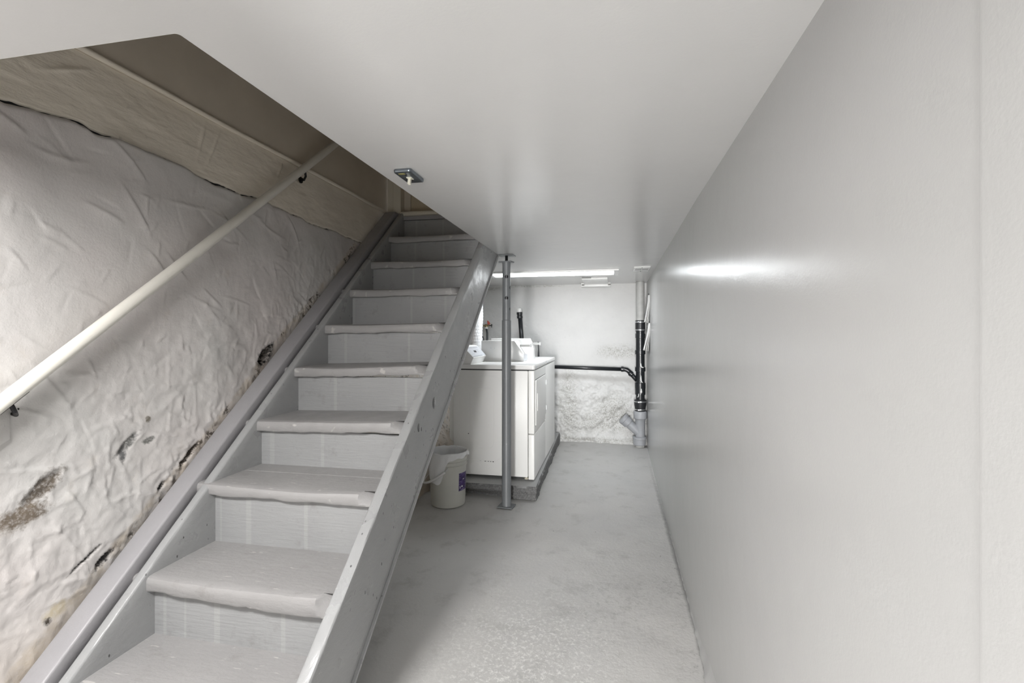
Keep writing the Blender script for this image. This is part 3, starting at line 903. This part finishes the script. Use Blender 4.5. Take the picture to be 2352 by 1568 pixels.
for z in (1.68, 1.525):
    cs.append(cyl_between(pc + Vector((0, 0, z)), pc + Vector((0, 0, z)) + vdir * .06, .013))
for z in (1.60, 1.445):
    sd = (side * .93 + vdir * .37).normalized()
    cs.append(cyl_between(pc + Vector((0, 0, z)), pc + Vector((0, 0, z)) + sd * .06, .013))
bpy.context.view_layer.update()
cut(ut, cs)
ut.data.materials.clear(); ut.data.materials.append(M['steel_paint'])
bm = bmesh.new(); b = bmesh.new(); box(b, -.048, .048, -.035, .035, 1.789, 1.797, bev=.002)
for v in b.verts: v.co.z -= 1.5 * (v.co.x ** 2) * 1.0
merge(bm, b, Matrix.Translation(pc) @ Matrix.Rotation(-0.2, 4, 'Z'))
obj('cap_plate', bm, M['steel_paint'], col, 'auto')
bm = bmesh.new()
pr = []
for i in range(24):
    z = 1.795 + i * .0018
    pr.append((.0115 if i % 2 else .0098, z))
lathe(bm, pr, pc, n=20)
obj('screw_jack', bm, M['dark_metal'], col)
bm = bmesh.new(); b = bmesh.new(); box(b, -.055, .06, -.045, .045, 1.834, 1.8385, bev=.001)
merge(bm, b, Matrix.Translation(pc) @ Matrix.Rotation(-0.05, 4, 'Z'))
obj('top_plate', bm, M['steel_paint'], col)

# ================================================================== SWITCH ON THE CEILING
sw = thing('light_switch', 'galvanised steel toggle switch plate fixed flat on the ceiling by the stair opening', 'switch', (-.7105, 1.637, ZC))
bm = PRISM(roundrect(-.743, -.678, 1.573, 1.701, .010), 'z', ZC - .012, ZC - .0002, bev=.0025)
obj('plate', bm, M['galv'], sw, 'auto')
bm = bmesh.new(); b = bmesh.new(); box(b, -.0055, .0055, -.006, .006, -.026, .002, bev=.0022)
merge(bm, b, Matrix.Translation((-.7105, 1.644, ZC - .012)) @ Matrix.Rotation(-.35, 4, 'X'))
box(bm, -.720, -.701, 1.631, 1.657, ZC - .0142, ZC - .010, bev=.001)
obj('toggle', bm, M['ivory'], sw, 'auto')
for y in (1.607, 1.667):
    obj('screw', LATHE([(.0, .0), (.0045, .0), (.0035, .0022), (0, .0024)], (-.7105, y, ZC - .0115), (0, 0, -1), 14, cap=False), M['dark_metal'], sw)
obj('tape_strip', BOX(-.731, -.708, 1.589, 1.600, ZC - .0128, ZC - .0118), M['tape'], sw)

# ================================================================== CEILING LIGHT PANEL, VENT, HATCH
lt = thing('ceiling_light', 'long white lit fluorescent panel on the ceiling over the laundry', 'light', (-.55, 4.58, ZC))
fx0, fx1, fy0, fy1 = -1.17, .068, 4.405, 4.755
bm = bmesh.new()
for a in ((fx0, fx1, fy0, fy0 + .03), (fx0, fx1, fy1 - .03, fy1), (fx0, fx0 + .045, fy0 + .03, fy1 - .03), (fx1 - .045, fx1, fy0 + .03, fy1 - .03)):
    box(bm, a[0], a[1], a[2], a[3], ZC - .016, ZC - .0003, bev=.003)
obj('frame', bm, M['vent_white'], lt)
obj('lens', BOX(fx0 + .045, fx1 - .045, fy0 + .03, fy1 - .03, ZC - .010, ZC - .001), M['lens'], lt)

vn = thing('ceiling_vent', 'small white slotted vent on the ceiling next to the right wall', 'vent', (.26, 4.45, ZC))
bm = bmesh.new(); box(bm, .192, .33, 4.295, 4.61, ZC - .007, ZC - .0003, bev=.002)
obj('cover', bm, M['vent_white'], vn, 'auto')
for i in range(10):
    x = .212 + i * .0105 + (.006 if i > 4 else 0)
    obj('slot', BOX(x, x + .005, 4.38, 4.50, ZC - .0078, ZC - .006), M['vent_dark'], vn)
for y in (4.33, 4.575):
    obj('screw', LATHE([(.0, .0), (.006, .0), (.004, .003), (0, .003)], (.262, y, ZC - .0068), (0, 0, -1), 12, cap=False), M['dark_metal'], vn)

ht = thing('access_panel', 'white plastic box cover on the ceiling against the back wall', 'panel', (-.16, 5.4, ZC))
obj('cover', BOX(-.297, -.036, 5.04, 5.60, ZC - .022, ZC - .0003, bev=.003), M['vent_white'], ht, 'auto')
obj('lip', BOX(-.335, -.005, 5.56, 5.66, ZC - .046, ZC - .0003, bev=.004), M['vent_white'], ht, 'auto')
for x in (-.312, -.02):
    obj('clip', BOX(x - .014, x + .014, 5.553, 5.562, ZC - .034, ZC - .018, bev=.002), M['vent_dark'], ht)
obj('latch', BOX(-.295, -.20, 5.028, 5.042, ZC - .010, ZC - .0005, bev=.001), M['vent_dark'], ht)
obj('latch', BOX(-.19, -.12, 5.03, 5.07, ZC - .017, ZC - .0115, bev=.001), M['vent_white'], ht)

# ================================================================== CONCRETE PAD
bm = bmesh.new()
xs = np.linspace(-1.36, -.556, 90); zs = np.linspace(0.0, .102, 9)
# perimeter run: front edge then right edge to the back wall
per = [(x, 3.648) for x in xs] + [(-.556 - .034 * t, 3.648 + (5.70 - 3.648) * t) for t in np.linspace(0, 1, 160)[1:]]
per = np.array(per); n = len(per)
nrm = np.array([(0, -1)] * 89 + [(.7, -.7)] + [(1, 0)] * (n - 90), float)
rows = []
for k, z in enumerate(zs):
    s = np.arange(n) * .0125
    rough = .006 * fbm(s * 5, np.full(n, z * 30), 4, 131, .65)
    er = np.clip(fbm(s * 1.6 + 5, np.full(n, 0.0), 3, 133), 0, 1) * smooth(.065, .0, np.full(n, z)) * .11
    rough[0:0] = 0
    off = np.where(z > .098, -.006, 0) + rough * (1 if z < .1 else .3) - er
    rows.append([bm.verts.new((per[i, 0] + nrm[i, 0] * off[i], per[i, 1] + nrm[i, 1] * off[i], z)) for i in range(n)])
for A, B in zip(rows, rows[1:]):
    for i in range(n - 1): bm.faces.new((A[i], A[i + 1], B[i + 1], B[i]))
c1 = bm.verts.new((-1.36, 5.70, .102)); bm.faces.new(rows[-1] + [c1])
c0 = bm.verts.new((-1.36, 5.70, 0.0)); bm.faces.new([rows[0][i] for i in range(n)][::-1] + [c0])
bmesh.ops.recalc_face_normals(bm, faces=bm.faces)
pad = obj('concrete_pad', bm, M['concrete'])
tag(pad, 'low rough-edged concrete slab under the washer and dryer', 'slab')

# ================================================================== DRYER AND WASHER
XB, XF = -1.258, -.592
ZB0, ZT = .130, 1.016
def machine(name, label, cat, y0, y1, kind):
    t = thing(name, label, cat, ((XB + XF) / 2, (y0 + y1) / 2, .102))
    g = .003
    obj('cabinet', BOX(XB, -.645, y0, y1, ZB0, .972, bev=.006), M['appliance'], t, 'auto')
    obj('lid', PRISM(roundrect(XB, XF + .004, y0 - .003, y1 - .001, .018), 'z', .980, ZT, bev=.006), M['appliance_lid'], t, 'auto')
    obj('lid_gasket', BOX(XB + .01, XF - .008, y0 + .004, y1 - .004, .968, .984), M['appliance_dark'], t)
    if kind == 'dryer':
        obj('front_panel', BOX(-.641, XF, y0, y1 - .002, .474, .974, bev=.008, seg=3), M['appliance'], t, 'auto')
        obj('toe_panel', BOX(-.641, XF, y0, y1 - .002, .112, .468, bev=.008, seg=3), M['appliance'], t, 'auto')
        obj('door_gap', BOX(XF - .004, XF + .0015, y0 + .031, y1 - .026, .531, .899), M['appliance_dark'], t)
        d = obj('door', BOX(XF - .004, XF + .010, y0 + .035, y1 - .03, .535, .895, bev=.004), M['appliance'], t, 'auto')
        obj('handle', BOX(XF + .009, XF + .016, y0 + .085, y0 + .115, .645, .785, bev=.003), M['appliance'], d, 'auto')
        for z in (.59, .82):
            obj('hinge', BOX(XF + .002, XF + .014, y1 - .031, y1 - .019, z - .022, z + .022, bev=.002), M['chrome'], t)
    else:
        obj('front_panel', BOX(-.641, XF, y0, y1 - .002, .112, .974, bev=.008, seg=3), M['appliance'], t, 'auto')
    for (fx, fy) in ((-.665, y0 + .06), (-.665, y1 - .06), (XB + .06, y0 + .06), (XB + .06, y1 - .06)):
        obj('foot', LATHE([(.0, .1025), (.017, .1025), (.017, .109), (.009, .111), (.009, ZB0 + .004)], (fx, fy, 0), n=16, cap=False), M['nylon'], t, 'auto')
    obj('lid_clip', BOX(XF + .002, XF + .007, y0 + .055, y0 + .085, .990, 1.006, bev=.002), M['appliance_grey'], t)
    return t

DY0, DY1 = 3.782, 4.448
dy = machine('dryer', 'white coin-operated dryer nearest the stairs with square door panel', 'dryer', DY0, DY1, 'dryer')
WY0, WY1 = 4.458, 5.19
wa = machine('washing_machine', 'white coin-operated washing machine behind the dryer with plain front', 'washer', WY0, WY1, 'washer')

# stamped relief on the dryer's side: thin pressed frames
def ring_plate(y, pts_out, r):
    bm = bmesh.new(); tube(bm, [(x, y, z) for x, z in pts_out + [pts_out[0]]], r, 6, cap=False); return bm
rr1 = roundrect(-1.205, -.865, .245, .925, .05); rr1 = [(x - .06 * max(0, (.6 - z)) * (x < -1.05) * 0, z) for x, z in rr1]
obj('pressed_line', ring_plate(DY0 + .0005, rr1, .0016), M['appliance'], dy, True)
obj('pressed_line', ring_plate(DY0 + .0005, roundrect(-1.115, -.92, .345, .83, .05), .0016), M['appliance'], dy, True)
cpt = [(-1.075 + .048 * math.cos(a), .185 + .048 * math.sin(a)) for a in np.linspace(0, 2 * PI, 33)[:-1]]
obj('pressed_disc', ring_plate(DY0 + .0005, cpt, .0013), M['appliance'], dy, True)
for x, z, a, b_ in ((-.99, .2425, .007, .0022), (-.965, .2415, .005, .002), (-.945, .241, .005, .002), (-.925, .240, .005, .003), (-1.13, .458, .004, .003),
                    (-.815, .440, .006, .003), (-1.03, .244, .006, .001)):
    obj('paint_chip', BOX(x - a, x + a, DY0 - .0006, DY0 + .001, z - b_, z + b_), M['appliance_dark'], dy)

# vent housing on the dryer's back
obj('back_cover', PRISM(roundrect(-1.302, -1.20, .385, .93, .035), 'y', DY0 + .03, DY0 + .5, bev=.004), M['appliance'], dy, 'auto')

# dryer control console: wedge with the print on its sloping face
cy0, cy1 = 3.80, 4.215
prof = [(-1.258, 1.0155), (-1.116, 1.0155), (-1.098, 1.060), (-1.090, 1.068), (-1.178, 1.158), (-1.20, 1.164), (-1.258, 1.164)]
cs_ = obj('console', PRISM(prof, 'y', cy0, cy1, bev=.004), M['appliance'], dy, 'auto')
e = Vector((-1.178 + 1.090, 0, 1.158 - 1.068)); L = e.length; e.normalize(); nn = Vector((e.z, 0, -e.x))
if nn.x < 0: nn = -nn
def on_slope(s, y, h): return Vector((-1.090, y, 1.068)) + e * (s * L) + nn * h
def slope_plate(s0, s1, y0, y1, h=.0012, round_=False):
    bm = bmesh.new()
    p = [on_slope(s0, y0, h), on_slope(s1, y0, h), on_slope(s1, y1, h), on_slope(s0, y1, h)]
    q_ = [v - nn * (h + .002) for v in p]
    a = [bm.verts.new(v) for v in p]; b = [bm.verts.new(v) for v in q_]
    bm.faces.new(a); bm.faces.new(b[::-1])
    for i in range(4): bm.faces.new((a[i], b[i], b[(i + 1) % 4], a[(i + 1) % 4]))
    bmesh.ops.recalc_face_normals(bm, faces=bm.faces)
    return bm
obj('console_face', slope_plate(.06, .94, cy0 + .008, cy1 - .008), M['panel_face'], cs_)
obj('print_band', slope_plate(.80, .92, cy0 + .010, cy0 + .20, .0018), M['appliance_grey'], cs_)
obj('print_band', slope_plate(.07, .15, cy0 + .010, cy1 - .12, .0018), M['appliance_grey'], cs_)
for k in range(5):
    obj('indicator', slope_plate(.81, .90, cy0 + .215 + k * .03, cy0 + .235 + k * .03, .0018), M['appliance_grey'], cs_)
for s, a, b_ in ((.62, .05, .09), (.30, .04, .12), (.60, .24, .32), (.44, .25, .30)):
    obj('print_line', slope_plate(s, s + .02, cy0 + a, cy0 + b_, .0018), M['appliance_grey'], cs_)
for k in range(2):
    yk = cy0 + .165 + k * .035
    p = on_slope(.50, yk, 0)
    obj('button', LATHE([(0, -.001), (.012, -.001), (.011, .004), (0, .005)], p, nn, 20, cap=False), M['black_plastic'], cs_, 'auto')

# coin boxes with their slides
def coin_box(t, x0, x1, y0, y1, zt, knee, slant):
    prof = [(x0, 1.0155), (x1, 1.0155), (x1, knee), (x1 - slant, zt), (x0, zt)]
    b = obj('coin_box', PRISM(prof, 'y', y0, y1, bev=.003), M['appliance_lid'], t, 'auto')
    return b
cb = coin_box(dy, -1.150, -.762, 4.250, 4.440, 1.201, 1.085, .085)
cb2 = coin_box(wa, -1.135, -.739, 4.560, 4.775, 1.217, 1.118, .045)
for bx, xx, y, z in ((cb, -.80, 4.345, 1.157), (cb2, -.765, 4.72, 1.166)):
    s = obj('coin_slide', BOX(xx - .01, xx + .085, y - .018, y + .018, z - .011, z + .009, bev=.002), M['iron_grey'], bx)
    obj('push_plate', BOX(xx + .083, xx + .091, y - .026, y + .026, z - .016, z + .016, bev=.002), M['chrome'], bx)
obj('box_edge', BOX(-.7625, -.7605, 4.254, 4.436, 1.022, 1.08), M['panel_face'], cb)
for x in (-1.06, -1.025):
    obj('rivet', LATHE([(0, 0), (.003, 0), (.002, .001), (0, .001)], (x, 4.250, 1.135), (0, -1, 0), 10, cap=False), M['appliance_grey'], cb)

# ================================================================== FLEXIBLE DUCT BEHIND THE MACHINES
bm = bmesh.new()
zz = np.linspace(.25, 1.835, 160)
pts = [(-1.375 + .006 * math.sin(z * 5), 4.93 + .006 * math.cos(z * 4), z) for z in zz]
rad = [.052 + .0022 * math.sin(i * 1.9) + .002 * math.sin(z * 23) for i, z in enumerate(zz)]
tube(bm, pts, .05, 28, radii=rad)
dk = obj('exhaust_duct', bm, M['duct'], None, True)
tag(dk, 'shiny white flexible exhaust duct rising behind the dryer next to the stairs', 'duct')

# ================================================================== WATER TAP ON THE BACK WALL
YW = 5.66
tp = thing('water_tap', 'brass washer tap with red handle on a dark pipe at the back wall', 'tap', (-1.50, YW, 1.36))
obj('supply_pipe', TUBE_([(-1.508, YW, 1.835), (-1.518, YW, 1.6), (-1.528, YW, 1.37)], .0085, 12), M['copper_dark'], tp, True)
bm = bmesh.new()
tube(bm, [(-1.528, YW, 1.374), (-1.526, YW, 1.362), (-1.51, YW, 1.358), (-1.43, YW, 1.360)], .011, 12)
lathe(bm, [(.012, -.012), (.017, -.010), (.017, .010), (.012, .012)], (-1.475, YW, 1.36), (1, 0, 0), 16)
tube(bm, [(-1.468, YW, 1.36), (-1.466, YW - .005, 1.335)], .011, 12)
obj('valve_body', bm, M['brass'], tp, 'auto')
obj('lever', PRISM([(-1.452, 1.370), (-1.420, 1.378), (-1.428, 1.398), (-1.452, 1.422), (-1.456, 1.41)], 'y', YW - .012, YW + .006, bev=.002), M['red'], tp, 'auto', label='red lever handle')
bm = bmesh.new()
lathe(bm, [(.006, 0), (.006, .03)], (-1.43, YW, 1.360), (1, 0, 0), 10)
for k in range(3):
    a = k * 2 * PI / 3 + .4
    tube(bm, [(-1.402, YW, 1.360), (-1.402, YW + .02 * math.cos(a), 1.36 + .024 * math.sin(a))], .005, 8)
obj('cross_handle', bm, M['dark_metal'], tp)
obj('coupling', LATHE([(.012, -.01), (.018, -.008), (.018, .008), (.012, .01)], (-1.466, YW - .006, 1.330), (0, 0, 1), 12), M['white_plastic'], tp, 'auto')
h = obj('water_hose', TUBE_([(-1.466, YW - .006, 1.321), (-1.455, YW - .01, 1.27), (-1.45, YW - .03, 1.20), (-1.46, YW - .06, 1.05), (-1.47, YW - .1, .7)], .0125, 14), M['hose'], None, True)
tag(h, 'dark braided water hose hanging from the brass tap', 'hose')
h2 = obj('looped_hose', TUBE_([(-1.62, YW - .02, 1.175), (-1.56, YW - .04, 1.222), (-1.50, YW - .05, 1.225), (-1.49, YW - .05, 1.20), (-1.493, YW - .05, 1.14), (-1.50, YW - .05, .9)], .008, 10,
                              radii=[.015, .015, .012, .005, .004, .004]), M['black_rubber'], None, True)
tag(h2, 'short black looped hose to the left of the hanging water hose', 'hose')

# standpipe with white cap
sp = thing('standpipe', 'black standpipe with white cap on the back wall behind the machines', 'pipe', (-1.045, 5.66, .9))
obj('pipe', TUBE_([(-1.060, 5.66, 1.50), (-1.038, 5.66, 1.20), (-1.02, 5.66, .90)], .0255, 24), M['black_plastic'], sp, True)
bm = bmesh.new()
lathe(bm, [(.0, -.01), (.034, -.01), (.034, .018), (.030, .022), (.030, .030), (.034, .034), (.034, .062), (0, .062)], (-1.060, 5.66, 1.455), (-.07, 0, 1), 28, cap=False)
obj('collar', bm, M['black_plastic'], sp, 'auto')
obj('cap', LATHE([(0, 0), (.028, 0), (.030, .03), (.024, .044), (.010, .050), (0, .050)], (-1.0645, 5.66, 1.516), (-.07, 0, 1), 24, cap=False), M['white_plastic'], sp, 'auto')
ch = obj('thin_hose', TUBE_([(-.835, 5.62, 1.17), (-.830, 5.62, 1.08), (-.829, 5.61, .98), (-.829, 5.60, .6), (-.828, 5.60, .108)], .006, 8, radii=[.005, .007, .013, .014, .014]), M['hose'], None, True)
tag(ch, 'thin dark hose hanging on the back wall just right of the coin boxes', 'hose')

# ================================================================== DRAIN LINE AND SOIL STACK
YS = 5.60
ab = thing('drain_line', 'horizontal black drain pipe running along the back wall into the stack', 'pipe', (-.2, YS, .88))
obj('pipe', TUBE_([(-.80, YS + .02, .882), (.150, YS, .862)], .0215, 20), M['black_plastic'], ab, True)
bm = bmesh.new()
tube(bm, [(.120, YS, .864), (.150, YS, .862), (.172, YS, .857), (.192, YS, .842), (.215, YS, .817)], .026, 20)
obj('elbow', bm, M['black_plastic'], ab, True)
bm = bmesh.new()
d1 = Vector((.71, 0, -.70)).normalized()
lathe(bm, [(0, 0), (.031, 0), (.031, .03), (0, .03)], (.205, YS, .826), d1, 20, cap=False)
obj('collar', bm, M['black_plastic'], ab, 'auto')
obj('collar', LATHE([(0, 0), (.030, 0), (.030, .025), (0, .025)], (.110, YS, .8645), (1, 0, -.02), 20, cap=False), M['black_plastic'], ab, 'auto')

XS = .318
sk = thing('soil_stack', 'vertical soil stack of grey and black pipe beside the right wall', 'pipe', (XS, YS, 0))
ax = Vector((XS, YS, 0))
obj('upper_pipe', LATHE([(.046, 1.36), (.046, ZC - .001)], ax, n=36), M['iron_grey'], sk, 'auto')
obj('coupling', LATHE([(.040, 1.288), (.0535, 1.290), (.0535, 1.408), (.048, 1.412), (.046, 1.412)], ax, n=36), M['black_rubber'], sk, 'auto')
for z in (1.392, 1.305):
    bm = LATHE([(.0548, z - .007), (.0555, z), (.0548, z + .007)], ax, n=36, cap=False)
    box(bm, XS - .012, XS + .010, YS - .066, YS - .054, z - .009, z + .007, bev=.002)
    obj('clamp', bm, M['chrome'], sk, 'auto')
obj('black_pipe', LATHE([(.048, .46), (.048, 1.30)], ax, n=36), M['black_plastic'], sk, 'auto')
for z0, z1, r in ((1.215, 1.262, .053), (1.035, 1.078, .056), (.845, .888, .057), (.655, .715, .058), (.585, .655, .0565)):
    obj('collar', LATHE([(.047, z0 - .002), (r, z0), (r, z1), (.047, z1 + .002)], ax, n=36), M['black_plastic'], sk, 'auto')
obj('side_inlet', TUBE_([(.228, YS, .802), (.280, YS, .742)], .0235, 20), M['black_plastic'], sk, True)
# dribbles of white sealant on the black plastic
def dribble(pts, r):
    bm = bmesh.new()
    q_ = [(XS + rad_ * math.sin(a), YS - rad_ * math.cos(a), z) for a, z, rad_ in pts]
    tube(bm, q_, r, 8, radii=[r * .4] + [r] * (len(q_) - 2) + [r * .5]); return bm
obj('sealant_drip', dribble([(.10, .935, .050), (.12, .905, .050), (.25, .893, .052), (.45, .889, .054), (.7, .891, .055)], .007), M['white_plastic'], sk, True)
obj('sealant_drip', dribble([(.12, .800, .050), (.14, .745, .050), (.25, .728, .052), (.5, .720, .054)], .0065), M['white_plastic'], sk, True)
obj('sealant_drip', dribble([(.15, .655, .057), (.17, .62, .058), (.16, .605, .058)], .009), M['white_plastic'], sk, True)
obj('sealant_drip', dribble([(-.35, .60, .057), (-.38, .575, .056), (-.5, .563, .052), (-.7, .56, .052)], .005), M['white_plastic'], sk, True)
obj('rubber_boot', LATHE([(.050, .405), (.058, .407), (.060, .44), (.066, .47), (.067, .52), (.060, .528), (.048, .53)], ax, n=36), M['black_rubber'], sk, 'auto')
for z, r in ((.508, .0678), (.420, .0600)):
    bm = LATHE([(r, z - .006), (r + .0012, z), (r, z + .006)], ax, n=36, cap=False)
    box(bm, XS - .03, XS - .006, YS - r - .010, YS - r + .001, z - .008, z + .006, bev=.002)
    obj('clamp', bm, M['chrome'], sk, 'auto')
wy = obj('wye_fitting', LATHE([(.066, .318), (.072, .322), (.074, .375), (.070, .396), (.062, .402), (.0, .402)][::-1] + [(.054, .30), (.052, .12)], ax, n=40), M['wye_grey'], sk, 'auto')
u_ = Vector((-.70, 0, .62)).normalized()
b0 = Vector((XS - .02, YS, .165))
bm = LATHE([(.048, .0), (.050, .11), (.050, .15)], b0, u_, 36)
obj('wye_branch', bm, M['wye_grey'], wy, 'auto')
obj('branch_hub', LATHE([(.050, .138), (.060, .142), (.062, .195), (.058, .198), (0, .198)], b0, u_, 36), M['wye_grey'], wy, 'auto')
obj('clean_out_plug', LATHE([(.060, .198), (.063, .200), (.063, .222), (.052, .232), (0, .234)], b0, u_, 36, cap=False), M['wye_grey'], wy, 'auto')
obj('base_hub', LATHE([(0, .022), (.060, .022), (.068, .030), (.070, .088), (.076, .092), (.076, .112), (.066, .118), (.052, .12)], ax + Vector((-.008, 0, 0)), n=40), M['wye_grey'], sk, 'auto')
obj('stub', LATHE([(.050, .0), (.050, .024)], ax + Vector((-.004, 0, 0)), n=30), M['iron_grey'], sk, 'auto')

# papers hanging on the right wall
for nm, y, zt, zb, fl, lab in (('notice', 5.26, 1.655, 1.375, .040, 'upper curled stack of white paper notices hanging by the stack'),
                              ('notice', 5.22, 1.365, 1.085, .052, 'lower curled stack of white paper notices hanging by the stack')):
    t = thing(nm, lab, 'paper', (float(wallx(y)), y, zb), 'paper notices hanging on the right wall')
    for i, ff in enumerate((.35, .7, 1.0)):
        zz = np.linspace(0, 1, 14); yw = np.linspace(-.11, .11, 6)
        A, B = np.meshgrid(zz, yw, indexing='ij')
        P = np.stack([wallx(y) - .003 - .002 * i - fl * ff * A ** 1.4 - .004 * np.sin(B * 20 + i), y + B, zt - (zt - zb) * A + .004 * i], -1)
        s = grid_obj('sheet', P, M['paper'], t)
        m = s.modifiers.new('t', 'SOLIDIFY'); m.thickness = .0015
    obj('nail', TUBE_([(float(wallx(y)) + .002, y, zt + .02), (float(wallx(y)) - .012, y, zt + .022)], .003, 8), M['dark_metal'], t)
    obj('loop', TUBE_([(float(wallx(y)) - .006, y, zt + .022), (float(wallx(y)) - .006, y - .012, zt - .005)], .0015, 6), M['dark_metal'], t)

# ================================================================== BUCKET AND LINER
bc = Vector((-1.193, 3.462, .001))
bk = thing('bucket', 'off-white plastic pail with a purple label standing under the stairs', 'bucket', tuple(bc))
prof = [(0, .0), (.118, .0), (.125, .005), (.127, .02), (.136, .295), (.142, .297), (.142, .303), (.137, .306), (.138, .322), (.145, .324), (.145, .330), (.139, .333), (.140, .352), (.146, .354), (.146, .361), (.140, .364),
        (.1405, .374), (.147, .378), (.147, .388), (.143, .391), (.137, .388), (.135, .36), (.131, .295), (.122, .025), (.115, .02), (0, .02)]
obj('body', LATHE(prof, bc, n=64, cap=False), M['bucket'], bk, 'auto')
dF = Vector((.325, -.946, 0)); dL = Vector((-.946, -.325, 0))
# bail drooping over the left side
bm = bmesh.new(); pts = []
for i in range(25):
    a = PI * i / 24
    pts.append(bc + dF * (.172 * math.cos(a)) + dL * (.180 * math.sin(a)) + Vector((0, 0, .305 - .135 * math.sin(a) ** .8)))
tube(bm, pts, .0028, 8)
obj('bail', bm, M['chrome'], bk, True)
bm = bmesh.new(); tube(bm, pts[1:13], .009, 10); obj('bail_sleeve', bm, M['white_plastic'], bk, True)
# label wrapped on the side
r_at = lambda z: .127 + (.136 - .127) * (z - .02) / .275 + .0008
def curved(a0, a1, z0, z1, na, dr=0.0):
    """angle from the camera-facing direction, positive to the right"""
    bm = bmesh.new(); rows = []
    for z in (z0, z1):
        row = []
        for i in range(na + 1):
            a = a0 + (a1 - a0) * i / na
            d = dF * math.cos(a) - dL * math.sin(a)
            row.append(bm.verts.new(bc + d * (r_at(z) + dr) + Vector((0, 0, z))))
        rows.append(row)
    for i in range(na): bm.faces.new((rows[0][i], rows[0][i + 1], rows[1][i + 1], rows[1][i]))
    return bm
lb = obj('label_sticker', curved(.62, 1.35, .118, .248, 12), M['label'], bk, True)
obj('sticker_mark', curved(.82, .92, .143, .155, 3, .0006), M['white_plastic'], lb)
obj('sticker_mark', curved(.68, .74, .136, .153, 3, .0006), M['panel_face'], lb)
obj('sticker_mark', curved(.92, 1.02, .197, .203, 3, .0006), M['white_plastic'], lb)

# liner: inside wall, over the rim, hanging flap on the left front
na, nb = 120, 34
A = np.linspace(0, 2 * PI, na, endpoint=False)
P = np.zeros((na + 1, nb, 3))
for i in range(na + 1):
    a = 2 * PI * (i % na) / na
    d = dF * math.cos(a) - dL * math.sin(a)          # a>0 to the right
    flap = math.exp(-((((a + .62 + PI) % (2 * PI)) - PI) / .50) ** 4)
    drop = .020 + .016 * math.sin(a * 3 + 1) * .6 + .006 * math.sin(a * 11) + .155 * flap * (1 - .25 * math.sin(a * 2))
    nf = float(fbm(np.array(math.cos(a) * 4), np.array(math.sin(a) * 4), 3, 201))
    for j in range(nb):
        t = j / (nb - 1)
        if t < .35:
            s = 1 - t / .35
            r = .133 - .012 * s - .010 * s * (1 + nf * 1.2); z = .388 - .16 * s
            r += .004 * math.sin(a * 9 + s * 4) * s
        elif t < .5:
            s = (t - .35) / .15
            r = .133 + .020 * s; z = .388 + .010 * math.sin(PI * s) + .003 * nf
        else:
            s = (t - .5) / .5
            r = .153 + .004 * s * (1 + nf) + flap * .010 * math.sin(PI * s); z = .386 - drop * s
            r += .0025 * math.sin(a * 14 + s * 3) * (1 if drop < .06 else .6)
        p = bc + d * r + Vector((0, 0, z))
        P[i, j] = p
lin = grid_obj('bin_liner', P, M['bag'])
tag(lin, 'translucent white plastic bag lining the pail and hanging over its rim', 'bag')
